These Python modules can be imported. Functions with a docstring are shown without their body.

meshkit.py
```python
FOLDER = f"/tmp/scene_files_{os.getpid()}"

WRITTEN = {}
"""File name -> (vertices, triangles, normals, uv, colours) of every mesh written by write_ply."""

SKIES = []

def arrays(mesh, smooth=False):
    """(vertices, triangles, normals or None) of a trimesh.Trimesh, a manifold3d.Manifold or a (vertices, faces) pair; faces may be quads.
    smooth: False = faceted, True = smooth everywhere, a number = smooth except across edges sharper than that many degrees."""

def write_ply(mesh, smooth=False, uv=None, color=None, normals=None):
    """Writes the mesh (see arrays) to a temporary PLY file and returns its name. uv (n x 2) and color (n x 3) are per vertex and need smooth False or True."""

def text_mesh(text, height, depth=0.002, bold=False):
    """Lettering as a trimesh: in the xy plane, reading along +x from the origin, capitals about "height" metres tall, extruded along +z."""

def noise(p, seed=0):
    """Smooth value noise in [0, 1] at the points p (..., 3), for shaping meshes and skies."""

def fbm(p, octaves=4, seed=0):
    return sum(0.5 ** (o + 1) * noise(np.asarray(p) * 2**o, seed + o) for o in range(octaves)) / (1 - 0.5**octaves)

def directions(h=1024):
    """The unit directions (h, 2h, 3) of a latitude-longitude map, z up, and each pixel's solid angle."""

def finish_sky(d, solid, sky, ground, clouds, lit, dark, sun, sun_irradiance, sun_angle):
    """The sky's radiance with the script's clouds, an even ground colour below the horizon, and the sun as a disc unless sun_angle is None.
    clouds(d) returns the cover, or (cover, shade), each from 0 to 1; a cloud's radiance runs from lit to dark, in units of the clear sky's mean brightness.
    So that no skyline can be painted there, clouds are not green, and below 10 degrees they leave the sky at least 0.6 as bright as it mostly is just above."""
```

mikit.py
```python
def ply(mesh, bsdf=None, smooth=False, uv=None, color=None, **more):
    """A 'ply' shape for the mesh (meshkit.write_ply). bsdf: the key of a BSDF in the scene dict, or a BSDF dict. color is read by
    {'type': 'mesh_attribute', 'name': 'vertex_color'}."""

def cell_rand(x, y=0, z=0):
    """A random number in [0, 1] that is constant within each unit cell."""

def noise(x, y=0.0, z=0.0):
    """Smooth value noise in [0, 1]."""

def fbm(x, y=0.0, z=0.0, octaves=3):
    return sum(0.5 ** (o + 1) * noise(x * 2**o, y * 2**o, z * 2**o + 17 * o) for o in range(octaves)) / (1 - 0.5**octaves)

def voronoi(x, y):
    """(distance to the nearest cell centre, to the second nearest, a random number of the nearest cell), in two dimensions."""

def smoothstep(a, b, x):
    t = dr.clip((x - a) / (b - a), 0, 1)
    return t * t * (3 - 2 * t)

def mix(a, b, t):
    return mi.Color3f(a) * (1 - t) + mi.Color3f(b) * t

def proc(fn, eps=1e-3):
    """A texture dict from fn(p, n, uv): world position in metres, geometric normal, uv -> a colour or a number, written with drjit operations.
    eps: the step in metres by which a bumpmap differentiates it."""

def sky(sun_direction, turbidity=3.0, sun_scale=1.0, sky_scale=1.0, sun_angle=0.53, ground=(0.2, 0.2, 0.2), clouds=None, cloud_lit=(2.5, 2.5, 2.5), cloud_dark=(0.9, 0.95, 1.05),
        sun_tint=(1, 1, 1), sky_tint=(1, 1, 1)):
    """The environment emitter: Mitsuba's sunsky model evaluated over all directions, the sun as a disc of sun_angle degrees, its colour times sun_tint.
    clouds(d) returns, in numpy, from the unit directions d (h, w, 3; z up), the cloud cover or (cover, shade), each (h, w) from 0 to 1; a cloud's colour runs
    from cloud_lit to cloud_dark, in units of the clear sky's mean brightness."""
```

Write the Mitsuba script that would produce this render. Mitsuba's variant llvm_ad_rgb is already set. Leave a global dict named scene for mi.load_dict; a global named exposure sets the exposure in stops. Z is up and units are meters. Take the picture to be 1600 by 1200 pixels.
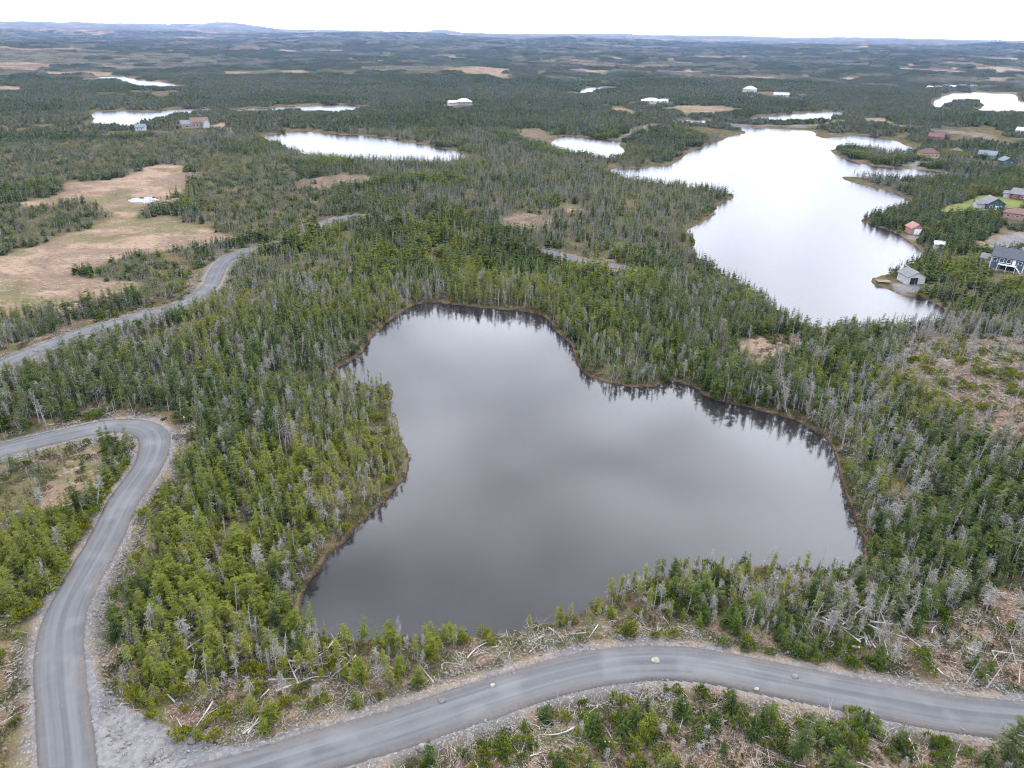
import math, random
import numpy as np, trimesh, shapely
import drjit as dr
import mitsuba as mi
import mikit, meshkit
from scipy.spatial import cKDTree, Delaunay
from scipy.interpolate import CubicSpline
from scipy.ndimage import gaussian_filter1d

T = mi.ScalarTransform4f
rng = np.random.default_rng(7)
random.seed(7)
scene, labels = {}, {}

# ------------------------------------------------------------------ camera, sky, air, exposure
CAM_H, PITCH, ROLL = 75.0, math.radians(26.1), math.radians(0.8)
FWD = np.array([0, math.cos(PITCH), -math.sin(PITCH)]); UPV = np.array([0, math.sin(PITCH), math.cos(PITCH)]); RIGHT = np.array([1.0, 0, 0])
_up = UPV * math.cos(ROLL) - RIGHT * math.sin(ROLL)
scene['camera'] = {'type': 'perspective', 'fov': 71.56, 'fov_axis': 'x', 'near_clip': 0.5, 'far_clip': 60000.0,
                   'to_world': T().look_at(origin=[0, 0, CAM_H], target=[0, float(FWD[1]) * 10, CAM_H + float(FWD[2]) * 10], up=_up.tolist()),
                   'medium': {'type': 'ref', 'id': 'air'}}


GLOW = np.array([0.325, 0.765, 0.555])                                # where the sun stands behind the overcast


def clouds(d):
    """A lumpy overcast, brightest ahead where the hidden sun is."""
    z = np.clip(d[..., 2], 0, 1)
    q = np.stack([d[..., 0] / (z + 0.35), d[..., 1] / (z + 0.35), z * 0 + 3.7], -1)
    warp = np.stack([meshkit.fbm(q * 1.3, 3, 51), meshkit.fbm(q * 1.3 + 9, 3, 57), z * 0], -1) - 0.5
    lump = meshkit.fbm((q + 0.35 * warp) * np.array([3.4, 4.2, 1.0]) + 5.0, 3, 881) - 0.5
    small = meshkit.fbm((q + 0.35 * warp) * np.array([8.0, 10.0, 1.0]), 2, 77) - 0.5
    broad = meshkit.fbm(q * 0.85 + 2.0, 2, 29) - 0.5
    ang = np.degrees(np.arccos(np.clip(d @ (GLOW / np.linalg.norm(GLOW)), -1, 1)))
    light = 0.47 + 0.06 * np.exp(-((z - 0.36) / 0.2) ** 2) - 0.31 * np.exp(-(z / 0.24) ** 2) + 0.05 * np.clip((z - 0.55) / 0.3, 0, 1) + 0.06 * np.exp(-(ang / 42.0) ** 2) + 0.42 * np.exp(-(ang / 11.0) ** 2) + (1.05 * lump + 0.42 * broad + 0.34 * small) * np.clip(0.35 + 2.2 * z, 0, 1)
    return np.ones_like(z), np.clip((1 - light) / 0.80, 0, 1)


scene['sky'] = mikit.sky((0.21, 0.49, 0.85), turbidity=3, sun_scale=0.1, sun_angle=12, clouds=clouds, cloud_lit=(4.58, 4.80, 5.40), cloud_dark=(0.84, 0.93, 1.14), ground=(0.08, 0.08, 0.07))
exposure = 4.4
scene['air'] = {'type': 'homogeneous', 'albedo': {'type': 'rgb', 'value': [0.95, 0.95, 0.95]}, 'sigma_t': {'type': 'rgb', 'value': [1.1e-5, 1.8e-5, 3.5e-5]}}

# ------------------------------------------------------------------ traced layout, in metres on the ground
WATER = {
    'pond': [(-31.8,206.7),(-26.4,210.4),(-20.3,209.5),(-12.1,206.4),(-4.2,205.0),(2.6,203.6),(8.4,201.0),(11.3,194.2),(12.1,187.7),(13.7,183.5),(16.0,178.1),(16.3,172.9),(16.3,165.9),(17.2,160.9),(19.1,157.3),(23.2,154.2),(27.6,152.6),(32.1,152.4),(35.4,153.5),(38.1,157.2),(40.4,155.4),(42.5,154.1),(44.4,152.4),(44.5,149.0),(46.7,146.2),(49.9,144.4),(53.8,142.9),(57.4,140.3),(61.0,138.3),(63.8,135.2),(65.6,131.1),(66.1,127.2),(64.8,121.4),(63.7,116.3),(61.8,110.6),(60.9,106.0),(60.8,103.5),(60.0,100.7),(59.5,97.1),(58.6,93.8),(56.8,90.7),(53.3,87.7),(49.7,87.2),(44.7,87.7),(41.0,88.8),(36.8,88.3),(31.7,88.2),(26.4,86.7),(22.1,85.0),(17.8,82.6),(14.2,80.6),(10.6,77.4),(7.8,76.1),(5.0,75.8),(1.8,73.8),(-2.6,73.5),(-6.6,72.9),(-11.9,72.5),(-17.1,72.2),(-22.4,71.9),(-26.1,72.7),(-28.9,74.8),(-30.5,78.2),(-30.6,81.5),(-30.5,83.5),(-30.1,85.1),(-29.5,87.6),(-28.9,90.4),(-27.0,93.2),(-26.5,95.9),(-25.0,99.3),(-22.5,104.0),(-21.8,106.9),(-20.5,110.1),(-19.6,112.2),(-19.7,114.4),(-20.1,119.0),(-22.1,125.0),(-24.3,130.8),(-26.4,136.3),(-27.7,140.2),(-27.6,142.3),(-27.6,147.1),(-28.4,149.8),(-30.7,151.1),(-34.2,151.0),(-38.3,152.6),(-41.8,154.6),(-43.8,157.1),(-44.1,159.3),(-42.1,164.7),(-39.5,168.0),(-39.4,174.4),(-39.2,179.7),(-37.7,185.9),(-36.3,193.9),(-33.7,199.4)],
    'lake': [(55.9,455.3),(63.4,467.8),(70.1,466.0),(85.3,472.1),(104.2,486.4),(111.9,503.2),(128.3,546.6),(142.3,568.0),(148.3,582.8),(170.8,611.7),(177.5,632.8),(203.8,662.1),(209.5,681.6),(204.9,700.9),(209.8,711.8),(218.2,707.6),(235.7,702.0),(270.3,693.5),(271.9,674.5),(259.4,650.4),(263.4,637.9),(278.4,643.8),(299.3,666.0),(313.8,656.4),(321.5,631.7),(311.4,595.6),(314.8,585.1),(307.2,567.1),(288.5,549.0),(278.9,557.7),(267.4,570.0),(256.6,579.3),(243.3,571.1),(236.8,557.0),(233.7,537.6),(234.0,514.1),(234.1,503.0),(238.8,490.1),(249.6,485.9),(260.2,481.8),(268.5,477.5),(273.0,465.9),(256.3,446.5),(235.6,436.4),(221.8,439.6),(211.7,447.4),(198.1,448.6),(198.2,429.5),(202.7,419.8),(207.5,408.8),(210.4,399.9),(208.9,385.9),(209.1,376.2),(200.1,364.7),(186.7,353.5),(172.4,342.9),(160.7,331.6),(161.0,325.4),(165.7,312.5),(166.8,301.4),(164.2,292.9),(163.4,283.9),(162.3,278.1),(158.0,269.7),(148.9,259.0),(136.5,248.0),(128.5,243.1),(124.5,239.3),(123.6,235.7),(126.0,229.6),(128.5,223.1),(134.1,220.2),(135.0,214.1),(134.4,207.7),(128.0,199.3),(117.7,194.7),(107.7,193.3),(99.0,192.5),(95.8,192.9),(90.7,192.7),(85.6,191.5),(83.7,195.5),(81.1,203.4),(79.5,221.0),(77.1,235.7),(73.3,246.6),(72.3,252.9),(69.7,265.3),(67.5,268.7),(72.5,282.0),(74.8,290.1),(74.3,305.1),(75.8,309.7),(85.5,322.1),(96.4,342.3),(98.3,353.7),(106.7,367.8),(118.2,383.1),(115.9,389.7),(104.8,401.4),(89.1,411.5),(72.9,424.1),(61.3,435.7)],
    'pond_001': [(-203.2,595.4),(-197.2,612.6),(-181.2,640.8),(-159.9,621.0),(-126.2,612.1),(-111.9,605.4),(-82.1,577.5),(-54.2,545.3),(-39.0,530.7),(-32.0,498.7),(-44.2,484.1),(-60.9,482.6),(-86.6,485.6),(-107.9,486.4),(-131.3,495.4),(-152.3,516.8),(-179.1,553.2)],
    'pond_002': [(23.0,570.2),(40.8,639.3),(53.6,615.3),(83.1,606.4),(85.2,594.9),(79.7,575.9),(81.9,548.7),(71.5,505.2),(53.0,509.2),(39.3,535.0)],
    'pond_003': [(159.6,767.7),(180.4,776.6),(201.7,785.7),(187.9,741.9),(173.0,717.9),(158.3,732.5)],
    'pond_004': [(229.6,783.1),(243.4,801.0),(258.6,806.3),(277.4,822.3),(313.4,855.6),(343.7,878.7),(382.1,904.0),(371.5,856.5),(336.0,803.6),(298.2,767.6),(270.9,758.2),(248.0,761.2),(229.7,764.7)],
    'pond_005': [(612.3,1115.8),(699.7,1234.0),(732.7,1269.1),(778.4,1292.9),(816.8,1285.4),(792.7,1210.5),(725.8,1112.3),(707.8,1065.5),(748.2,1021.6),(659.3,874.7),(588.7,879.6),(558.0,890.3),(540.8,899.4),(616.0,1000.8),(644.6,1055.1),(643.0,1092.5),(596.5,1057.6),(568.8,1022.3),(530.1,942.7),(532.2,918.0),(517.8,920.0),(543.6,998.9)],
    'pond_006': [(-374.9,641.1),(-390.3,701.3),(-418.0,739.2),(-431.7,776.7),(-407.1,780.3),(-384.9,769.9),(-369.9,785.8),(-366.2,807.8),(-352.7,824.9),(-335.6,827.5),(-308.3,767.5),(-330.6,771.0),(-339.2,731.5),(-333.5,692.1),(-332.9,665.9),(-347.2,649.3)],
    'pond_007': [(-304.3,788.4),(-291.5,819.1),(-287.3,827.2),(-259.2,863.2),(-214.8,891.3),(-198.5,885.3),(-172.9,872.6),(-171.5,811.3),(-180.7,778.9),(-195.0,783.5),(-230.5,799.1),(-244.8,790.1),(-272.3,772.6)],
    'pond_008': [(-739.3,1242.2),(-727.4,1272.9),(-727.3,1311.9),(-732.1,1384.6),(-721.8,1410.1),(-634.4,1286.5),(-590.1,1278.6),(-557.8,1215.7),(-494.7,1165.9),(-489.3,1095.2),(-519.7,1109.4),(-562.2,1136.2),(-603.3,1205.2),(-675.3,1295.5),(-686.2,1255.2),(-696.9,1200.1)],
    'pond_009': [(71.6,1102.0),(95.4,1158.6),(116.2,1250.7),(139.5,1304.9),(192.4,1258.9),(182.4,1226.1),(141.5,1225.2),(118.1,1163.0),(96.2,1088.2)],
    'pond_010': [(806.7,3109.6),(926.6,3208.8),(852.3,2931.5),(734.2,2808.6)],
    'bog_pool': [(-190.8,352.5),(-191.3,358.6),(-189.2,360.3),(-183.7,362.3),(-179.2,360.2),(-175.6,355.0),(-176.0,349.0),(-179.8,347.2),(-185.3,346.9)],
}
ROADS = {
    'gravel_road': (2.85, [(73.3,56.9),(67.9,57.8),(62.5,59.0),(55.2,59.7),(48.2,61.4),(41.0,63.3),(33.5,65.2),(25.8,67.5),(17.5,68.0),(8.9,66.5),(0.6,63.4),(-7.3,60.0),(-14.6,56.9),(-21.5,54.4),(-26.7,52.2),(-32.3,50.0),(-37.9,48.3)]),
    'gravel_road_001': (2.75, [(-45.2,46.3),(-47.4,49.8),(-49.2,52.8),(-51.9,56.8),(-54.9,61.2),(-57.9,66.1),(-60.8,71.5),(-62.6,76.3),(-63.2,80.1),(-63.9,84.6),(-64.5,88.7),(-65.6,94.4),(-67.0,100.5),(-67.2,104.7),(-67.4,109.3),(-68.1,114.0),(-69.4,118.8),(-71.6,123.2),(-73.9,125.7),(-77.1,127.4),(-80.8,127.3),(-84.2,126.2),(-88.1,123.7),(-91.9,121.4),(-95.5,118.9),(-98.8,116.2),(-103.0,111.6),(-108.0,105.7)]),
    'gravel_road_002': (2.5, [(-126.6,133.4),(-124.3,141.9),(-122.2,152.0),(-120.0,160.9),(-117.1,169.9),(-113.3,178.4),(-107.9,185.2),(-102.5,192.9),(-98.7,197.3),(-96.5,205.8),(-96.4,214.8),(-99.0,226.4),(-101.6,237.7),(-102.1,248.5),(-99.2,256.9),(-94.4,264.1),(-90.0,269.7),(-83.7,283.6),(-81.2,294.1),(-78.4,305.4),(-73.1,312.8),(-64.7,313.2),(-54.1,309.1),(-44.9,302.8),(-31.3,290.5),(-20.1,281.0),(-5.7,272.3),(9.0,262.3),(16.0,257.5),(22.7,251.3),(29.3,246.9),(36.8,243.4),(41.0,240.6)]),
    'gravel_lane': (2.2, [(87.3,602.9),(96.9,630.4),(113.4,665.7),(131.2,702.3),(153.7,710.3),(184.9,714.1),(210.8,719.9),(240.9,718.2),(277.2,717.3),(310.8,740.3),(347.8,768.0),(364.1,746.9),(365.0,709.6),(379.7,691.5),(397.2,670.1),(399.7,635.8)]),
}
AREAS = {
    'bog_a': ('bog', [(-189.1,234.3),(-184.7,247.7),(-180.8,256.2),(-178.2,267.9),(-176.7,287.7),(-175.0,302.1),(-169.2,307.1),(-160.3,302.9),(-156.4,312.6),(-141.5,304.0),(-124.1,287.5),(-111.1,276.2),(-110.0,266.9),(-120.7,260.1),(-127.8,255.4),(-138.2,246.7),(-143.7,231.4),(-142.7,221.8),(-131.8,220.9),(-121.2,221.4),(-115.2,207.9),(-120.5,199.2),(-128.2,192.4),(-134.8,188.1),(-143.3,184.3),(-152.9,177.8)]),
    'bog_b': ('bog', [(-232.4,329.7),(-225.7,348.6),(-226.3,367.4),(-232.3,365.4),(-236.2,383.8),(-212.8,398.5),(-223.2,439.3),(-214.5,451.7),(-189.0,430.9),(-178.2,406.9),(-170.5,374.7),(-162.9,344.0),(-166.9,332.5),(-168.4,316.8),(-164.3,302.7),(-173.1,309.2),(-192.3,326.9),(-213.5,343.6),(-217.8,325.3)]),
    'bog_c': ('bog', [(19.8,344.4),(28.7,352.1),(34.1,342.5),(29.8,326.3),(24.0,328.5)]),
    'bog_d': ('bog', [(57.1,171.4),(65.3,179.0),(74.3,185.3),(80.9,186.0),(78.8,177.2),(69.8,166.5),(62.8,162.4),(58.8,165.4)]),
    'bog_e': ('bog', [(166.1,879.9),(205.9,927.5),(244.2,924.8),(269.9,879.6),(254.7,840.1),(202.0,811.9),(176.6,822.1)]),
    'bog_f': ('bog', [(-167.1,1731.9),(-100.2,1817.6),(33.8,1761.3),(-8.9,1606.3),(9.7,1384.8),(-31.2,1415.0),(-78.5,1536.9),(-122.2,1525.3)]),
    'bog_g': ('bog', [(-490.0,1549.8),(-409.8,1614.4),(-388.0,1477.8),(-410.2,1425.9)]),
    'bog_h': ('bog', [(-609.9,1528.2),(-550.9,1558.9),(-491.5,1449.8),(-518.5,1431.0)]),
    'bog_i': ('bog', [(-1273.0,1821.2),(-1179.4,1815.8),(-1093.5,1749.1),(-1167.8,1667.8)]),
    'bog_j': ('bog', [(-959.9,1490.7),(-899.7,1536.8),(-799.3,1539.6),(-707.1,1369.3),(-770.9,1331.2),(-888.8,1434.6)]),
    'bog_k': ('bog', [(-771.1,1063.4),(-700.0,1092.2),(-633.4,991.8),(-639.3,968.2),(-696.7,957.4)]),
    'bog_l': ('bog', [(83.2,192.4),(90.8,195.2),(98.0,194.5),(95.1,188.9),(88.0,185.8),(83.6,187.5)]),
    'bog_m': ('bog', [(106.9,1767.5),(170.0,1740.5),(218.4,1725.0),(162.1,1588.5),(126.8,1643.6)]),
    'bog_n': ('bog', [(718.6,2037.9),(785.7,2097.0),(732.7,1953.0),(686.7,1922.5)]),
    'bog_o': ('bog', [(972.2,1613.2),(1077.5,1685.5),(1007.1,1577.1),(921.1,1515.7)]),
    'bog_p': ('bog', [(346.3,1036.6),(375.4,1020.8),(365.1,979.9),(341.3,995.2)]),
    'clearing_a': ('slash', [(97.5,169.5),(113.6,183.0),(127.2,188.2),(148.4,181.9),(104.1,112.5),(98.4,114.9),(95.4,120.1),(91.0,126.0),(91.5,139.8),(91.1,150.8)]),
    'clearing_b': ('slash', [(47.8,73.5),(54.6,74.8),(59.5,75.5),(66.2,79.4),(71.6,82.1),(86.2,83.8),(72.1,61.5),(64.3,61.8),(59.6,64.6),(54.0,66.5),(49.3,69.0)]),
    'clearing_c': ('slash', [(-119.7,387.0),(-113.1,407.9),(-97.5,419.1),(-77.9,416.6),(-71.1,397.8),(-87.5,380.6),(-107.3,372.4)]),
    'clearing_d': ('slash', [(-11.8,300.2),(-3.9,320.5),(13.9,334.4),(19.5,315.8),(12.4,290.9),(-0.8,288.1)]),
    'clearing_e': ('slash', [(-5.8,642.9),(25.2,664.9),(36.4,638.8),(23.1,573.7),(7.4,586.8)]),
    'clearing_f': ('slash', [(-11.2,54.1),(-5.5,57.1),(0.6,60.3),(8.6,63.3),(16.9,64.4),(25.0,64.0),(31.0,62.2),(39.7,60.0),(48.3,58.4),(53.6,56.8),(56.1,53.6),(42.6,49.6),(14.2,47.1),(-10.2,46.8)]),
    'clearing_g': ('slash', [(-99.5,169.7),(-96.0,178.6),(-90.4,186.3),(-85.1,186.5),(-84.4,175.8),(-89.9,165.1),(-93.7,161.0)]),
    'clearing_h': ('slash', [(-9.1,70.8),(-3.1,74.3),(5.9,73.9),(14.9,74.7),(22.4,76.0),(28.9,73.2),(23.1,70.8),(12.5,69.5),(3.9,66.2),(-2.7,64.0),(-8.2,62.2)]),
    'clearing_i': ('slash', [(-41.9,58.7),(-40.0,63.4),(-34.2,65.5),(-22.4,64.7),(-15.6,63.3),(-18.1,59.5),(-25.0,56.4),(-31.8,54.2),(-37.6,55.8)]),
    'grass_a': ('bog', [(-83.4,111.0),(-83.5,117.8),(-80.7,121.4),(-73.6,108.1),(-72.7,100.0),(-74.0,96.4),(-76.6,95.0),(-82.5,102.0)]),
    'grass_b': ('bog', [(176.9,277.0),(192.2,292.3),(207.1,301.5),(221.3,306.6),(231.3,305.0),(213.7,278.9),(193.5,275.1),(181.0,270.8)]),
    'grass_c': ('bog', [(87.8,838.0),(102.9,878.4),(123.9,885.6),(127.6,829.3),(126.7,769.5),(117.6,774.6),(105.9,812.3)]),
    'grass_d': ('bog', [(311.2,757.4),(342.0,785.4),(377.8,805.9),(388.5,785.2),(365.5,704.7),(359.3,729.9),(335.7,754.8)]),
    'grass_e': ('bog', [(393.0,660.7),(409.4,671.4),(419.2,659.1),(406.4,632.4),(377.7,598.6),(386.0,626.3)]),
    'grass_f': ('bog', [(-272.1,673.4),(-260.4,669.8),(-223.7,601.3),(-234.6,600.1),(-253.0,627.9)]),
    'lawn_a': ('lawn', [(206.2,350.5),(227.0,366.4),(246.8,383.5),(269.0,391.7),(271.7,385.2),(283.7,382.7),(266.5,357.1),(243.8,351.5),(220.1,343.1),(205.9,339.6)]),
    'lawn_b': ('lawn', [(288.6,426.2),(320.0,436.6),(304.7,413.9),(284.3,410.6)]),
}
APRONS = {
    'gravel_apron': [(-59.3,73.3),(-54.7,67.2),(-51.0,62.7),(-45.9,59.5),(-40.1,57.2),(-33.9,55.1),(-29.2,54.3),(-25.3,54.9),(-27.0,48.6),(-33.0,46.5),(-42.7,45.7),(-48.3,52.8),(-54.1,61.3),(-58.3,69.3)],
    'gravel_apron_001': [(167.7,301.5),(175.0,303.0),(177.2,300.9),(173.0,295.4),(167.3,293.1),(167.7,297.2)],
    'gravel_apron_002': [(127.7,233.1),(132.8,233.3),(137.3,231.4),(133.8,225.3),(127.7,225.0)],
    'gravel_apron_003': [(195.1,290.5),(211.3,301.7),(232.9,307.3),(213.1,277.9),(199.3,276.3),(189.5,276.7)],
    'gravel_apron_004': [(180.3,247.0),(185.6,249.6),(193.2,248.4),(185.6,237.0),(175.1,235.9)],
    'gravel_apron_005': [(280.1,515.3),(299.1,543.7),(303.0,544.0),(285.7,515.8),(265.0,482.2),(259.8,481.7)],
    'gravel_apron_006': [(271.8,468.1),(313.4,512.6),(327.7,528.2),(323.4,519.1),(273.4,463.6)],
}
SITE = {'blue_house': (177.8,249.2), 'green_house': (233.6,352.2), 'maroon_house': (262.8,373.4), 'brown_roof': (231.7,328.3), 'pink_boathouse': (172.4,305.0), 'white_garage': (136.3,235.5), 'shed': (169.1,279.4), 'yellow_house': (290.7,522.0), 'red_house': (347.5,618.3), 'small_brown': (322.0,542.7), 'blue_roof': (331.0,519.8), 'blue_roof_b': (327.2,492.4), 'tan_house': (-267.7,635.2), 'small_blue': (-304.7,608.9), 'white_hall': (166.5,939.0), 'white_annex': (182.8,941.6), 'white_left': (-60.5,886.0), 'white_left_b': (-73.8,875.7), 'white_far': (340.7,1121.0), 'white_low': (366.8,1061.7), 'white_right': (450.0,666.9), 'hamlet_0': (702.7,1308.7), 'hamlet_1': (728.0,1329.8), 'hamlet_2': (758.0,1360.6), 'hamlet_3': (761.7,1344.8), 'hamlet_4': (796.7,1377.1), 'hamlet_5': (806.4,1362.2), 'dock': (126.9,235.1), 'pole_a': (135.7,735.3), 'pole_b': (380.5,696.5), 'pole_c': (340.3,526.4), 'pole_d': (24.8,787.6)}
STANDS = [
    ((1.9, 1.0, 0.9, 1, 1.1, 1.0), [(-60.3,81.6),(-63.5,97.0),(-64.0,121.9),(-66.4,138.1),(-57.8,151.3),(-37.5,109.0),(-31.4,87.9),(-34.4,76.8),(-47.8,71.8)]),
    ((0.5, 2.2, 1.3, 2.0, 1.1, 0.85), [(-60.8,166.1),(-43.5,155.2),(-24.5,152.3),(-17.5,109.5),(-25.4,96.1),(-42.3,122.5),(-62.3,151.1)]),
    ((0.7, 1.2, 2.6, 3, 1.1, 1.0), [(-43.3,67.4),(-32.9,72.0),(-20.6,71.7),(0.5,73.2),(-2.9,68.1),(-12.5,63.9),(-25.4,63.7),(-39.8,62.9)]),
    ((0.6, 1.0, 3.0, 3.5, 1.1, 1.05), [(19.0,77.8),(38.0,85.6),(63.2,88.4),(67.7,78.8),(57.1,72.5),(47.3,72.3),(34.0,72.1)]),
    ((0.6, 1, 3.0, 0.7, 1.1, 1), [(107.7,197.4),(165.9,207.8),(146.9,179.6),(97.4,167.5)]),
    ((2.4, 0.7, 0.6, 0.6, 1.1, 1.05), [(10.9,247.6),(48.3,266.0),(87.7,216.4),(81.1,186.5),(41.6,169.6),(22.8,182.0)]),
    ((2.6, 0.8, 1.0, 0.8, 1.1, 1.1), [(-123.6,141.0),(-105.9,164.5),(-84.4,171.5),(-66.4,138.1),(-77.0,133.4),(-91.0,128.9),(-106.1,116.0)]),
    ((3.5, 0.7, 0.7, 1.0, 1.8, 0.95), [(-70.5,70.2),(-81.6,86.9),(-77.5,93.3),(-73.9,102.2),(-75.7,112.3),(-83.0,123.9),(-77.2,124.0),(-69.2,108.2),(-67.9,95.1),(-66.2,80.1),(-66.0,71.4)]),
    ((1.7, 0.9, 2.2, 0.7, 1.1, 1.1), [(44.4,146.1),(71.2,159.0),(101.0,171.6),(79.2,120.8),(92.4,98.7),(82.8,84.4),(61.1,88.3),(62.7,103.5),(67.6,133.3)]),
    ((0.3, 2.4, 1.2, 0.5, 1.25, 0.55), [(-399.6,534.1),(-249.1,549.5),(-136.7,453.5),(-85.3,335.0),(-90.8,272.5),(-110.8,278.1),(-141.5,324.8),(-200.0,453.0),(-230.7,455.2),(-217.4,407.8),(-269.4,348.7)]),
    ((0.3, 2.4, 1.2, 0.5, 1.3, 0.55), [(-252.4,324.4),(-204.4,327.5),(-170.4,309.4),(-179.5,274.5),(-191.7,237.9)]),
    ((0.5, 1, 0.8, 6, 2.6, 1), [(19.7,71.3),(35.9,72.7),(46.8,71.2),(50.6,66.5),(41.6,64.8),(26.4,69.7)]),
    ((0.5, 1.3, 1.2, 4.5, 2.3, 0.62), [(-3.9,55.1),(8.6,63.3),(23.4,64.0),(32.4,61.7),(46.8,58.4),(56.6,54.4),(52.5,47.7),(-6.1,46.8)]),
    ((1, 1.3, 1, 1, 1.1, 1.25), [(43.2,150.3),(67.3,129.3),(59.3,94.6),(65.0,96.4),(72.6,130.8),(66.9,146.8),(47.7,160.0)]),
    ((1, 1.2, 1, 1, 1.1, 1.15), [(-34.5,211.3),(11.3,201.7),(17.2,177.3),(22.4,177.4),(16.2,219.6),(-32.9,230.8)]),
    ((0.5, 1.6, 1.2, 2.2, 0.62, 0.62), [(-73.9,70.1),(-100.1,107.5),(-94.6,117.5),(-83.2,121.9),(-77.9,111.8),(-76.9,102.5),(-79.8,94.5),(-82.3,88.7)]),
    ((0.2, 1, 1, 1.5, 1.2, 0.5), [(-149.7,232.5),(-147.6,256.1),(-126.2,261.6),(-102.1,242.2),(-99.6,208.6),(-114.2,208.0),(-127.5,216.6)]),
    ((0.5, 1.7, 1.6, 1.0, 1.0, 0.8), [(-19.3,494.3),(106.5,478.9),(91.7,346.1),(63.1,266.7),(14.3,273.3),(-31.5,338.4)]),
    ((2.2, 0.8, 0.7, 0.7, 1.1, 1), [(-68.4,310.6),(-11.9,302.4),(13.6,255.7),(11.8,213.2),(-21.0,218.0),(-53.7,237.0)]),
    ((1.0, 1.0, 0.5, 7, 1.6, 0.8), [(-52.0,63.2),(-45.8,63.8),(-35.4,57.9),(-29.0,54.7),(-31.6,53.8),(-42.6,57.0)]),
    ((0.5, 1, 1, 5, 0.35, 0.6), [(-72.9,71.3),(-67.1,76.2),(-52.2,52.7),(-57.0,46.1)]),
    ((2.5, 0.8, 0.6, 0.8, 1.2, 1), [(66.3,620.7),(111.2,670.2),(164.4,653.1),(149.5,590.3),(109.2,492.1),(64.9,480.5)]),
    ((2.6, 0.6, 0.7, 0.6, 1.25, 1.05), [(211.3,401.7),(329.0,450.0),(239.2,316.7),(179.6,281.8),(166.2,291.0),(165.4,330.6)]),
    ((2.2, 0.8, 0.9, 0.6, 1.25, 1.05), [(158.9,271.5),(190.3,282.4),(174.2,240.1),(183.1,233.4),(157.8,207.5),(135.5,206.6),(133.0,238.2)]),
]  # (fir, spruce, dead, bush, density, height) factors within an outline
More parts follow.
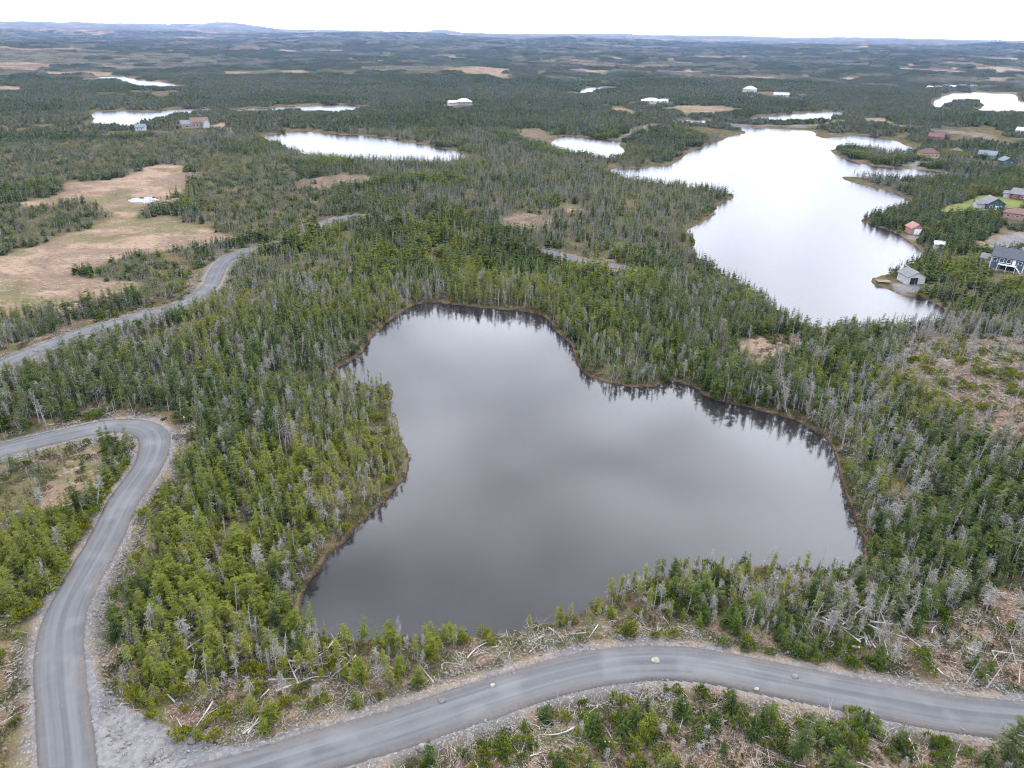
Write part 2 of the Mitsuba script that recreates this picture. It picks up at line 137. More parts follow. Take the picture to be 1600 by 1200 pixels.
OVERGROWN = [[(-68.7,70.2),(-77.7,84.0),(-76.7,92.0),(-73.4,101.3),(-73.3,112.4),(-76.7,121.5),(-74.4,120.6),(-68.2,107.2),(-67.2,94.8),(-66.2,80.1),(-65.9,72.0)], [(-88.3,262.6),(-79.6,287.9),(-75.7,278.1),(-84.5,255.9)], [(-61.2,306.4),(-44.3,298.4),(-29.6,286.5),(-5.7,268.6),(8.5,259.7),(8.2,249.0),(-5.4,256.5),(-28.1,271.1),(-42.3,283.8),(-58.4,291.1)]]  # trees stand close to the road here
REGIONS = {'left of the hairpin road': [(-72.9,45.9),(-46.5,46.3),(-58.4,66.1),(-63.4,76.9),(-68.3,102.3),(-71.0,119.3),(-75.3,124.1),(-83.0,123.9),(-94.6,117.5),(-125.7,104.8)], 'above the hairpin road': [(-127.5,106.8),(-101.0,119.7),(-85.4,128.5),(-76.4,130.7),(-70.6,138.0),(-77.0,165.5),(-91.8,208.9),(-106.3,181.9),(-120.4,149.3),(-143.6,124.8)], 'below the bottom road': [(-37.5,47.4),(-21.2,53.2),(-7.2,58.8),(8.8,65.2),(17.2,66.4),(33.0,63.7),(54.5,58.5),(75.2,55.4),(69.1,47.9),(-37.0,46.4)], 'between the pond and the bottom road': [(-26.8,54.7),(-7.4,61.1),(9.0,67.8),(26.2,69.2),(49.0,63.0),(54.9,75.4),(54.0,88.2),(41.7,91.0),(9.7,77.7),(-28.2,73.9),(-36.1,70.8)], 'right of the pond': [(44.1,154.5),(81.9,188.9),(203.4,215.1),(77.2,58.0),(50.6,63.0),(57.1,76.1),(55.6,89.7),(66.8,128.0)]}
DEADFALL = [(47.9,74.3,2.6,30), (54.9,76.9,2.2,9), (-26.3,67.3,2.2,16), (-41.9,68.7,1.8,9), (64.2,67.3,2.5,8)]  # tangles of fallen trunks: where, spread, how many
LANDMARK_TREES = [
    ('fir', 2, 33.2, 53.6, 1.25, (0.03, 0.02), 'tall pointed fir standing right at the road edge in the lower right corner'),
    ('fir', 4, 55.6, 53.2, 1.25, (0, 0.02), 'broad dark fir in the bottom right corner below the road'),
    ('snag', 4, 57.7, 64.0, 1.25, (0.08, 0.02), 'single pale bare pole standing in the red-brown clearing at the lower right'),
    ('snag', 3, 60.1, 63.8, 1.05, (0.28, 0.05), 'pale dead trunk leaning to the right in the lower right clearing'),
    ('snag', 3, -97.5, 127.7, 1.15, (0.05, 0.02), 'white dead trunk above the hairpin road on the left, left one of a pair'),
    ('snag', 0, -96.3, 127.5, 1.1, (-0.03, 0.02), 'white dead tree above the hairpin road on the left, right one of a pair'),
    ('fir', 0, -78.4, 117.2, 0.72, (0, 0), 'small dark pointed fir inside the hairpin bend of the left road'),
    ('fir', 3, -99.9, 164.1, 1.15, (0, 0), 'tall dark fir standing beside the far gravel road on the left'),
    ('bush', 1, 55.1, 68.9, 1.7, (0, 0), 'large round dark green bush standing alone in the lower right clearing'),
    ('bush', 2, 54.5, 66.5, 1.25, (0, 0), 'round green bush nearest the road in the lower right clearing'),
]
BOULDERS = [
    (19.4, 68.1, 0.55, 'pale_stone', 'pale yellow-white boulder lying on the gravel road at the bottom'),
    (43.9, 59.8, 0.35, 'pale_stone', 'small pale stone at the lower edge of the bottom road'),
    (31.2, 63.4, 0.32, 'pale_stone', 'small pale stone on the lower roadside right of the middle'),
    (-1.9, 63.9, 0.33, 'pale_stone', 'small pale stone at the upper edge of the bottom road left of the middle'),
    (-8.1, 61.4, 0.5, 'stone', 'grey boulder half buried in the upper road bank at the bottom'),
    (-9.8, 55.0, 0.6, 'stone', 'dark grey boulder beside the lower edge of the bottom road'),
    (-118.7, 161.9, 0.7, 'stone', 'grey boulder at the verge of the far road on the left'),
    (36.7, 65.3, 0.45, 'stone', 'grey boulder on the bank above the road right of the middle'),
    (-36.5, 55.4, 0.5, 'stone', 'grey boulder at the edge of the gravel junction'),
    (132.6, 215.4, 0.6, 'stone', 'pale grey boulder on the shore below the white garage'),
]
CLEARED = [(177.8,249.2,9), (233.6,352.2,10), (262.8,373.4,9), (231.7,328.3,8), (172.4,305.0,5.5), (136.3,235.5,6), (169.1,279.4,3), (290.7,522.0,11), (347.5,618.3,9), (322.0,542.7,5), (331.0,519.8,9), (327.2,492.4,8), (-267.7,635.2,18), (-304.7,608.9,9), (166.5,939.0,26), (182.8,941.6,14), (-60.5,886.0,24), (-73.8,875.7,14), (340.7,1121.0,28), (366.8,1061.7,26), (450.0,666.9,20), (126.9,235.1,4), (702.7,1308.7,22), (728.0,1329.8,22), (758.0,1360.6,22), (761.7,1344.8,22), (796.7,1377.1,22), (806.4,1362.2,22), (173.0,240.0,7), (166.9,235.5,5), (176.5,240.2,6), (168.6,297.3,5), (171.1,297.4,5), (131.1,229.8,6), (134.4,230.0,6), (275.0,498.5,8), (334.8,594.3,8), (320.6,502.4,7), (157.6,886.6,22), (-57.9,846.5,20), (-259.1,609.8,14), (-242.1,620.3,12), (130.7,238.1,5), (130.2,232.5,5), (239.5,347.0,6), (228.1,343.6,6), (258.1,363.9,8), (226.0,320.6,5), (320.6,481.8,6)]  # open ground around the buildings


# ------------------------------------------------------------------ small tools
def smooth01(a, b, x):
    t = np.clip((x - a) / (b - a), 0, 1)
    return t * t * (3 - 2 * t)


def n2(x, y, s, seed=0, oct=3):
    return meshkit.fbm(np.stack([np.asarray(x) / s, np.asarray(y) / s, np.zeros_like(x) + 0.37], -1), oct, seed)


def tag(key, label=None, cat=None, group=None, kind=None):
    labels[key] = {k: v for k, v in (('label', label), ('category', cat), ('group', group), ('kind', kind)) if v}


def join(parts):
    """(vertices, faces) pairs as one pair."""
    vs, fs, at = [], [], 0
    for v, f in parts:
        vs.append(np.asarray(v, float)); fs.append(np.asarray(f, int) + at); at += len(v)
    return np.vstack(vs), np.vstack(fs)


def chaikin(p, n=2, closed=True):
    p = np.asarray(p, float)
    for _ in range(n):
        q = np.roll(p, -1, 0) if closed else None
        if closed:
            p = np.stack([0.75 * p + 0.25 * q, 0.25 * p + 0.75 * q], 1).reshape(-1, 2)
    return p


def shoreline(pts, seed):
    """A traced outline, rounded and roughened at the scale of its own steps."""
    p = chaikin(pts, 2)
    r = np.hypot(*p.mean(0))
    step = max(0.7, r / 500)
    ring = shapely.LinearRing(p)
    n = int(ring.length / step)
    s = np.linspace(0, ring.length, n, endpoint=False)
    c = shapely.get_coordinates(shapely.line_interpolate_point(ring, s))
    amp = min(3.0, 0.55 * step + 0.25)
    c = c + amp * 1.6 * np.stack([n2(c[:, 0], c[:, 1], 5 * step, seed, 3) - 0.5, n2(c[:, 0], c[:, 1], 5 * step, seed + 9, 3) - 0.5], -1)
    return shapely.Polygon(c).buffer(0)


# ------------------------------------------------------------------ layout: distances to water, roads, areas
LAKES = {k: shoreline(v, i) for i, (k, v) in enumerate(WATER.items())}
ALL_WATER = shapely.union_all(list(LAKES.values()))
shapely.prepare(ALL_WATER)
_wb = shapely.get_coordinates(shapely.segmentize(ALL_WATER.boundary, 2.0))
WATER_TREE = cKDTree(_wb)


def water_distance(x, y):
    d = WATER_TREE.query(np.stack([x, y], -1))[0]
    return np.where(shapely.contains_xy(ALL_WATER, x, y), -d, d)


class Road:
    def __init__(self, half, pts):
        p = np.asarray(pts, float)
        s = np.r_[0, np.cumsum(np.hypot(*np.diff(p, axis=0).T))]
        cs = CubicSpline(s, p)
        r = np.hypot(*p.mean(0))
        n = int(s[-1] / (0.8 if r < 350 else 3.0))
        t = np.linspace(0, s[-1], n)
        c = cs(t)
        c = np.stack([gaussian_filter1d(c[:, k], 3.0 / (t[1] - t[0]), mode='nearest') for k in (0, 1)], -1)
        g = np.gradient(c, axis=0); g /= np.linalg.norm(g, axis=1, keepdims=True)
        self.c, self.t, self.half, self.side = c, t, half, np.stack([-g[:, 1], g[:, 0]], -1)
        self.tree = cKDTree(c)


ROAD = {k: Road(h, p) for k, (h, p) in ROADS.items()}


def road_distance(x, y):
    """Distance from the nearest road's edge, and that road's height."""
    best, z = np.full(np.shape(x), 1e9), np.zeros(np.shape(x))
    for rd in ROAD.values():
        d, i = rd.tree.query(np.stack([x, y], -1))
        d = d - rd.half
        near = d < best
        best = np.where(near, d, best)
        z = np.where(near, rd.z[i], z)
    return best, z


POLY = {}
for _k, (_kind, _pts) in AREAS.items():
    _p = chaikin(_pts, 2)
    POLY[_k] = (_kind, shapely.Polygon(_p).buffer(0))
for _k, _pts in APRONS.items():
    POLY[_k] = ('gravel', shapely.Polygon(chaikin(_pts, 1)).buffer(0))
KIND = {}
for _kind in ('bog', 'slash', 'lawn', 'gravel'):
    KIND[_kind] = shapely.union_all([p for k, p in POLY.values() if k == _kind])
    shapely.prepare(KIND[_kind])
_kb = {k: cKDTree(shapely.get_coordinates(shapely.segmentize(g.boundary, 3.0))) for k, g in KIND.items()}


def area_weight(kind, x, y, soft=4.0, rough=5.0):
    """1 inside the areas of that kind, 0 outside, with an uneven edge."""
    d = _kb[kind].query(np.stack([x, y], -1))[0]
    d = np.where(shapely.contains_xy(KIND[kind], x, y), d, -d)
    r = np.hypot(x, y)
    k = np.clip(r / 200, 0.5, 6)
    d = d + k * rough * (n2(x, y, 9.0, 41, 3) - 0.5)
    return smooth01(-0.5 * soft, 0.5 * soft, d / k)


# ------------------------------------------------------------------ the shape of the land
def land(x, y, dw=None):
    """Height without roads."""
    x, y = np.asarray(x, float), np.asarray(y, float)
    dw = water_distance(x, y) if dw is None else dw
    r, az = np.hypot(x, y), np.degrees(np.arctan2(x, y))
    away = smooth01(3, 160, dw)
    z = np.where(dw > 0, 1.1 * np.minimum(dw, 0.32) + 0.24 * np.clip(dw - 0.32, 0, 1.4) + 0.035 * np.clip(dw - 1.6, 0, 40), 0.38 * np.maximum(dw, -4))
    near = (n2(x, y, 70, 3) - 0.45) * 7.0 * away + (n2(x, y, 9, 5, 2) - 0.5) * 0.9 * smooth01(1, 8, dw)
    z = z + near * (r < 3000)
    z = z + 9.0 * np.exp(-((x - 120) ** 2 + (y - 120) ** 2) / 55 ** 2) * smooth01(2, 60, dw)
    z = z + 7.0 * np.exp(-((x - 165) ** 2 + (y - 610) ** 2) / 60 ** 2) * smooth01(0, 40, dw)
    mid = (n2(x, y, 420, 7, 4) - 0.42) * 50 * smooth01(600, 2400, r) * smooth01(20, 400, dw)
    mid = mid + (n2(x, y, 750, 17, 4) - 0.45) * 75 * smooth01(2100, 3600, r) * smooth01(9500, 6500, r) * smooth01(60, 700, dw)
    far = (n2(x, y, 1500, 13, 5) - 0.45) * 95 * smooth01(2200, 7000, r)
    base = 22 * smooth01(1800, 4500, r) + 52 * smooth01(4000, 9500, r) + 38 * smooth01(9000, 14000, r)
    left = 55 * smooth01(-8, -32, az) * smooth01(6500, 12500, r) + 60 * np.exp(-((az + 20) / 2.2) ** 2) * smooth01(9500, 12500, r) \
        + 34 * np.exp(-((az + 5.4) / 1.1) ** 2) * smooth01(10500, 13000, r)
    return z + mid + far + base + left - r * r / (2 * 7.4e6)


for _rd in ROAD.values():
    _z = np.maximum(land(_rd.c[:, 0], _rd.c[:, 1]), 0.9)
    _rd.z = gaussian_filter1d(_z, 9, mode='nearest') + 0.15


def ground_z(x, y, full=False):
    x, y = np.asarray(x, float), np.asarray(y, float)
    dw = water_distance(x, y)
    z = land(x, y, dw)
    dr_, rz = road_distance(x, y)
    w = 1 - smooth01(0.3, 6.0, dr_)
    z = np.where(dw > -1, z * (1 - w) + (rz - 0.1) * w, z)
    z = z - 0.35 * np.exp(-((dr_ - 2.4) / 0.9) ** 2) * (dw > 2)          # the ditch
    z = np.where(dr_ < 0.0, np.minimum(z, rz - 0.35), z)
    return (z, dw, dr_) if full else z


# ------------------------------------------------------------------ materials
def rgb(*c):
    return {'type': 'rgb', 'value': list(c)}


def matte(key, fn=None, color=None):
    scene[key] = {'type': 'twosided', 'bsdf': {'type': 'diffuse', 'reflectance': mikit.proc(fn) if fn else rgb(*color)}}


N, FBM, MIX, SS = mikit.noise, mikit.fbm, mikit.mix, mikit.smoothstep


def ground_color(p, n, uv):
    x, y = p.x, p.y
    fine = N(x * 2.3, y * 2.3); grain = N(x * 6.1, y * 6.1, 3.0)
    med = FBM(x * 0.22, y * 0.22); big = FBM(x * 0.022, y * 0.022, 5.0); wide = FBM(x * 0.0042, y * 0.0042, 9.0)
    floor = MIX((0.027, 0.028, 0.012), (0.061, 0.045, 0.026), SS(0.35, 0.7, med))
    floor = MIX(floor, (0.054, 0.058, 0.017), SS(0.55, 0.75, FBM(x * 0.5, y * 0.5, 2.0)) * 0.7)
    floor = MIX(floor, (0.109, 0.096, 0.083), SS(0.72, 0.9, grain) * 0.55)
    # barrens far off: heath, bare rock and dry bog between the woods
    rr = dr.sqrt(x * x + y * y)
    far = SS(700.0, 1800.0, rr)
    wood = MIX((0.026, 0.028, 0.017), (0.060, 0.055, 0.038), SS(0.3, 0.7, 0.4 * med + 0.6 * FBM(x * 0.045, y * 0.045, 3.0)))
    barren = MIX((0.070, 0.048, 0.038), (0.132, 0.100, 0.068), SS(0.42, 0.68, big))
    open_ = SS(0.56, 0.66, FBM(x * 0.0048, y * 0.0048, 4.0) + 0.30 * (FBM(x * 0.017, y * 0.017, 8.0) - 0.5) - 0.05 * SS(4500.0, 9000.0, rr))
    floor = MIX(floor, MIX(wood, barren, open_), far)
    bog = MIX((0.145, 0.106, 0.076), (0.095, 0.068, 0.050), SS(0.36, 0.66, FBM(x * 0.085, y * 0.13, 1.0)))
    bog = MIX(bog, (0.063, 0.059, 0.029), SS(0.50, 0.70, FBM(x * 0.05, y * 0.07, 6.0) + 0.12 * (fine - 0.5)) * 0.85)
    bog = MIX(bog, (0.181, 0.140, 0.102), SS(0.56, 0.85, 0.6 * fine + 0.4 * N(x * 0.5, y * 0.9, 3.0)) * 0.6)
    bog = MIX(bog, (0.059, 0.044, 0.032), SS(0.62, 0.86, N(x * 0.9, y * 1.5, 7.0)) * 0.65)
    sedge = MIX((0.050, 0.034, 0.024), (0.092, 0.062, 0.042), SS(0.2, 0.8, 0.5 * fine + 0.5 * med))
    sedge = MIX(sedge, (0.044, 0.045, 0.018), SS(0.55, 0.75, med) * 0.6)
    slash = MIX((0.070, 0.045, 0.030), (0.098, 0.070, 0.048), SS(0.3, 0.7, med))
    slash = MIX(slash, (0.038, 0.042, 0.016), SS(0.50, 0.66, FBM(x * 0.35, y * 0.35, 4.0)) * 0.85)
    slash = MIX(slash, (0.140, 0.124, 0.112), SS(0.60, 0.82, grain) * 0.75)
    slash = MIX(slash, (0.027, 0.022, 0.016), SS(0.58, 0.80, N(x * 3.4, y * 3.4, 9.0)) * 0.75)
    rub = MIX((0.067, 0.064, 0.062), (0.106, 0.083, 0.061), SS(0.35, 0.7, med))
    rub = MIX(rub, (0.154, 0.141, 0.134), SS(0.60, 0.85, grain) * 0.7)
    rub = MIX(rub, (0.038, 0.035, 0.032), SS(0.66, 0.86, N(x * 3.7, y * 3.7, 5.0)) * 0.6)
    c = MIX(floor, bog, dr.clip(uv.x, 0, 1))
    c = MIX(c, sedge, dr.clip(-uv.x, 0, 1))
    c = MIX(c, (0.024, 0.018, 0.014), dr.clip(-uv.x - 1, 0, 1))
    c = MIX(c, slash, dr.clip(uv.y, 0, 1))
    c = MIX(c, rub, dr.clip(-uv.y, 0, 1))
    grey = MIX((0.071, 0.071, 0.075), (0.106, 0.103, 0.101), SS(0.3, 0.75, 0.5 * med + 0.5 * fine))
    grey = MIX(grey, (0.147, 0.143, 0.138), SS(0.66, 0.88, grain) * 0.55)
    return MIX(c, grey, dr.clip(-uv.y - 1, 0, 1))


def road_color(p, n, uv):
    u = uv.x + 0.25 * (N(uv.y * 0.06, 2.0) - 0.5)
    track = dr.exp(-dr.square((dr.abs(u) - 0.85) / 0.33)) + 0.7 * dr.exp(-dr.square((dr.abs(u - 0.55) - 1.25) / 0.25))
    streak = N(u * 4.5, uv.y * 0.09, 1.0)
    g = N(p.x * 5.0, p.y * 5.0); m = FBM(p.x * 0.35, p.y * 0.35)
    c = MIX((0.055, 0.057, 0.060), (0.070, 0.071, 0.074), SS(0.3, 0.7, 0.55 * streak + 0.45 * m))
    c = MIX(c, (0.086, 0.089, 0.093), dr.clip(track, 0, 1) * (0.35 + 0.4 * streak))
    c = MIX(c, (0.101, 0.099, 0.098), SS(0.72, 0.95, g) * 0.2)
    c = MIX(c, (0.066, 0.068, 0.072), SS(0.50, 0.75, FBM(p.x * 0.13, p.y * 0.13, 6.0)) * 0.35)
    c = MIX(c, (0.118, 0.119, 0.121), SS(0.45, 0.80, FBM(p.x * 0.30, p.y * 0.30, 9.0)) * 0.30)
    edge = SS(1.7, 2.7, dr.abs(uv.x) + 1.6 * (m - 0.5) + 0.5 * (g - 0.5))
    return MIX(c, MIX((0.057, 0.055, 0.054), (0.081, 0.071, 0.062), g), edge * 0.8)


def leaf(dark, mid, pale, yellow):
    def fn(p, n, uv):
        t = N(p.x * 0.8, p.y * 0.8, 2.0); patch = FBM(p.x * 0.036, p.y * 0.036, 3.0); f = N(p.x * 4.0, p.y * 4.0, p.z * 4.0)
        c = MIX(dark, mid, SS(0.15, 0.75, 0.5 * t + 0.5 * f))
        c = MIX(c, pale, SS(0.60, 0.86, N(p.x * 0.9, p.y * 0.9, 8.0)) * 0.75)
        return MIX(c, yellow, SS(0.50, 0.68, patch + 0.30 * (t - 0.5)) * (0.30 + 0.55 * f))
    return fn


matte('fir_needles', leaf((0.010, 0.017, 0.005), (0.033, 0.048, 0.010), (0.054, 0.057, 0.028), (0.072, 0.079, 0.009)))
matte('spruce_needles', leaf((0.022, 0.030, 0.009), (0.054, 0.065, 0.017), (0.084, 0.083, 0.050), (0.090, 0.092, 0.012)))
matte('bush_leaves', leaf((0.026, 0.044, 0.006), (0.070, 0.094, 0.009), (0.080, 0.084, 0.022), (0.130, 0.126, 0.008)))
matte('heath_leaves', leaf((0.027, 0.027, 0.011), (0.053, 0.048, 0.021), (0.080, 0.061, 0.037), (0.072, 0.072, 0.018)))
matte('grey_scrub', lambda p, n, uv: MIX((0.068, 0.066, 0.050), (0.140, 0.134, 0.112), N(p.x * 0.33, p.y * 0.33, 1.0)))
matte('bare_twigs', lambda p, n, uv: MIX((0.087, 0.082, 0.073), (0.184, 0.178, 0.162), N(p.x * 0.7, p.y * 0.7, p.z * 1.3)))
matte('grey_bark', lambda p, n, uv: MIX((0.080, 0.068, 0.056), (0.230, 0.216, 0.198), N(p.x * 0.9, p.y * 0.9, p.z * 2.5)))
matte('bleached_wood', lambda p, n, uv: MIX((0.139, 0.125, 0.112), (0.293, 0.279, 0.258), N(p.x * 1.3, p.y * 1.3, p.z * 3.0)))
matte('canopy', lambda p, n, uv: MIX(MIX((0.013, 0.018, 0.010), (0.030, 0.034, 0.021), FBM(p.x * 0.022, p.y * 0.022, 2.0)), (0.056, 0.053, 0.040), SS(0.50, 0.72, FBM(p.x * 0.011, p.y * 0.011, 6.0)) * 0.8))
matte('canopy_pale', lambda p, n, uv: MIX((0.048, 0.056, 0.026), (0.090, 0.090, 0.056), FBM(p.x * 0.05, p.y * 0.05, 4.0)))
matte('wood_crown', lambda p, n, uv: MIX((0.024, 0.036, 0.012), (0.056, 0.068, 0.024), FBM(p.x * 0.06, p.y * 0.06, 7.0)))
matte('ground_surface', ground_color)
matte('road_surface', road_color)
matte('stone', lambda p, n, uv: MIX((0.051, 0.048, 0.046), (0.156, 0.147, 0.141), N(p.x * 2.1, p.y * 2.1, p.z * 2.1)))
matte('lawn_surface', lambda p, n, uv: MIX((0.060, 0.075, 0.018), (0.099, 0.099, 0.036), FBM(p.x * 0.12, p.y * 0.12)))
for _k, _a in (('pond_water', 0.006), ('lake_water', 0.035)):
    scene[_k] = {'type': 'roughplastic', 'distribution': 'ggx', 'alpha': _a, 'int_ior': 1.333, 'diffuse_reflectance': rgb(0.011, 0.010, 0.009)}

# ------------------------------------------------------------------ ground: one sheet out to the horizon
_ypix = np.arange(1260, 60.5, -2.5)
_dep = PITCH + np.arctan((_ypix - 600) / 1110.0)
_rr = CAM_H / np.tan(np.maximum(_dep, 1e-4))
_rr = _rr[_rr < 3200]
_rr = np.r_[np.geomspace(3, _rr[0] * 0.97, 26), _rr, np.geomspace(_rr[-1] * 1.03, 17000, 130)]
_az = np.radians(np.r_[np.arange(-48, 48.01, 0.16), np.arange(51, 309, 3.0)])
RR, AZ = np.meshgrid(_rr, _az, indexing='ij')
gx, gy = (RR * np.sin(AZ)).ravel(), (RR * np.cos(AZ)).ravel()
gz, gdw, gdr = ground_z(gx, gy, True)
_bog, _slash, _grav = (area_weight(k, gx, gy) for k in ('bog', 'slash', 'gravel'))
_r = np.hypot(gx, gy)
_sedge = (1 - smooth01(0.0, 1.1, gdw + 2.8 * (n2(gx, gy, 7, 61, 3) - 0.38))) * (gdw > -3) * np.where(_r > 450, 0.6, 1.0)
_rub = np.maximum(1 - smooth01(0.3, 3.2, gdr + 3.2 * (n2(gx, gy, 5, 71, 3) - 0.5)), _grav)
_mixed = smooth01(3.0, 1.0, np.abs(gdr - 4.5)) * smooth01(0.35, 0.6, n2(gx, gy, 8, 75, 2))
U = np.where(_sedge > _bog, -_sedge, _bog)
U = np.where(_rub > 0.1, U * (1 - _rub), U)
U = np.where((gdw < 0.45) & (_bog < 0.5), -1 - smooth01(0.45, 0.15, gdw), U)
V = np.where(_rub > 0.02, -_rub - smooth01(0.2, 0.8, _grav) - 0.75 * smooth01(1.0, 0.0, gdr + 1.2 * (n2(gx, gy, 3, 73, 2) - 0.5)), np.maximum(_slash, 0.8 * _mixed) * (1 - np.clip(_sedge, 0, 1)))
gz = gz + (n2(gx, gy, 1.1, 81, 2) - 0.5) * 0.30 * (gdr > 0.8) * (_r < 400) * smooth01(0.6, 2.0, gdw)
_nr, _na = len(_rr), len(_az)
_i, _j = np.meshgrid(np.arange(_nr - 1), np.arange(_na), indexing='ij')
_j2 = (_j + 1) % _na
_q = np.stack([_i * _na + _j, _i * _na + _j2, (_i + 1) * _na + _j2, (_i + 1) * _na + _j], -1).reshape(-1, 4)[:, ::-1]
_v = np.stack([gx, gy, gz], -1)
_hub = len(_v)
_v = np.vstack([_v, [[0, 0, float(ground_z(np.array([0.0]), np.array([0.0]))[0])]]])
_f3 = np.vstack([_q[:, [0, 1, 2]], _q[:, [0, 2, 3]], np.stack([np.full(_na, _hub), (np.arange(_na) + 1) % _na, np.arange(_na)], -1)])
scene['ground'] = mikit.ply((_v, _f3), 'ground_surface', smooth=True, uv=np.vstack([np.stack([U, V], -1), [[0, 0]]]))
tag('ground', 'low rolling land of bog, heath and forest floor around the ponds', kind='structure')
_fov = np.abs(((np.degrees(_az) + 180) % 360) - 180) <= 48

# ------------------------------------------------------------------ water
NAMES = {'pond': 'dark forest pond in the middle with clouds mirrored in it', 'lake': 'large bright lake on the right behind the pond'}
PLACE = {'pond_001': 'bright pond left of the middle behind the near forest', 'pond_002': 'small bright pond left of the big lake', 'pond_003': 'small pale pond beside the road north of the lake',
         'pond_004': 'narrow bright pond beyond the lake road', 'pond_005': 'bright pond with a wooded point at the right edge', 'pond_006': 'long pond behind the big tan house',
         'pond_007': 'narrow bright pond between wooded shores left of the middle', 'pond_008': 'far winding pond near the left edge', 'pond_009': 'far narrow stream bend in the middle distance',
         'pond_010': 'thin far strip of water below the horizon', 'bog_pool': 'small white pool with tussocks in the tan bog'}
for k, poly in LAKES.items():
    big = poly.buffer(6.0 if np.hypot(*poly.centroid.coords[0]) > 300 else 3.0).simplify(0.3)
    big = max(getattr(big, 'geoms', [big]), key=lambda g: g.area)
    v2, f2 = trimesh.creation.triangulate_polygon(shapely.Polygon(big.exterior), engine='earcut')
    a = v2[f2]
    up = (a[:, 1, 0] - a[:, 0, 0]) * (a[:, 2, 1] - a[:, 0, 1]) - (a[:, 1, 1] - a[:, 0, 1]) * (a[:, 2, 0] - a[:, 0, 0])
    f2 = np.where((up < 0)[:, None], f2[:, ::-1], f2)
    scene[k] = mikit.ply((np.c_[v2, np.zeros(len(v2))], f2), 'pond_water' if k == 'pond' else 'lake_water')
    tag(k, NAMES.get(k) or PLACE[k], kind='structure')

# ------------------------------------------------------------------ roads
ROAD_LABEL = {'gravel_road': 'grey gravel road curving along the bottom of the view', 'gravel_road_001': 'grey gravel road with a hairpin bend on the left',
              'gravel_road_002': 'grey gravel road winding behind the pond past the bog', 'gravel_lane': 'thin gravel road across the far end of the lake'}
for k, rd in ROAD.items():
    n = len(rd.t)
    prof = np.array([-1.0, -0.97, -0.8, -0.55, -0.28, 0, 0.28, 0.55, 0.8, 0.97, 1.0])
    lift = np.array([-0.55, -0.02, 0.03, 0.07, 0.09, 0.11, 0.09, 0.07, 0.03, -0.02, -0.55])
    wob = [1 + 0.34 * (n2(rd.t, rd.t * 0, 6.0, 90 + s, 4) - 0.5) for s in (0, 1)]
    lat = rd.half * prof[None, :] * np.where(prof[None, :] < 0, wob[0][:, None], wob[1][:, None])
    lat[:, 0] -= 0.25; lat[:, -1] += 0.25
    xy = rd.c[:, None, :] + rd.side[:, None, :] * lat[..., None]
    zz = rd.z[:, None] + lift[None, :] + 0.02 * (n2(xy[..., 0], xy[..., 1], 0.9, 95, 2) - 0.5)
    v = np.concatenate([xy, zz[..., None]], -1).reshape(-1, 3)
    i, j = np.meshgrid(np.arange(n - 1), np.arange(len(prof) - 1), indexing='ij')
    m = len(prof)
    q = np.stack([i * m + j, (i + 1) * m + j, (i + 1) * m + j + 1, i * m + j + 1], -1).reshape(-1, 4)[:, ::-1]
    uv = np.stack([np.broadcast_to(lat, (n, m)), np.broadcast_to(rd.t[:, None], (n, m))], -1).reshape(-1, 2)
    scene[k] = mikit.ply((v, np.vstack([q[:, [0, 1, 2]], q[:, [0, 2, 3]]])), 'road_surface', smooth=True, uv=uv)
    tag(k, ROAD_LABEL[k], kind='structure')

for i, (k, (kind, poly)) in enumerate([x for x in POLY.items() if x[1][0] == 'lawn']):
    x0, y0, x1, y1 = poly.bounds
    X, Y = np.meshgrid(np.arange(x0, x1, 2.5), np.arange(y0, y1, 2.5))
    keep = shapely.contains_xy(poly, X.ravel(), Y.ravel())
    pts = np.vstack([np.c_[X.ravel()[keep], Y.ravel()[keep]], shapely.get_coordinates(shapely.segmentize(poly.exterior, 2.5))[:-1]])
    tri = Delaunay(pts).simplices
    tri = tri[shapely.contains_xy(poly, *pts[tri].mean(1).T)]
    key = 'lawn' if i == 0 else f'lawn_{i:03d}'
    scene[key] = mikit.ply((np.c_[pts, ground_z(pts[:, 0], pts[:, 1]) + 0.22], tri), 'lawn_surface', smooth=True)
    tag(key, ('mown yellow-green lawn around the house on the right shore', 'small green lawn at the right edge behind the maroon house')[i], kind='structure')

# ------------------------------------------------------------------ trees: forms
class Bag:
    """Loose triangles gathered into one mesh."""
    def __init__(self):
        self.t = []

    def tri(self, a, b, c):
        self.t.append((a, b, c))

    def stick(self, p, q, r0, r1, sides=4):
        p, q = np.asarray(p, float), np.asarray(q, float)
        d = (q - p) / (np.linalg.norm(q - p) + 1e-9)
        a = np.cross(d, [0.31, 0.77, 0.55]); a /= np.linalg.norm(a)
        b = np.cross(d, a)
        w = [math.cos(2 * math.pi * k / sides) * a + math.sin(2 * math.pi * k / sides) * b for k in range(sides)]
        for k in range(sides):
            u, v = w[k], w[(k + 1) % sides]
            self.tri(p + u * r0, p + v * r0, q + v * r1)
            if r1 > 0.004:
                self.tri(p + u * r0, q + v * r1, q + u * r1)

    def mesh(self, m=None):
        t = np.array(self.t, float)
        v = t.reshape(-1, 3)
        if m is not None:
            v = v @ m[:3, :3].T + m[:3, 3]
        return v, np.arange(len(v)).reshape(-1, 3)


def V(*a):
    return np.array(a, float)


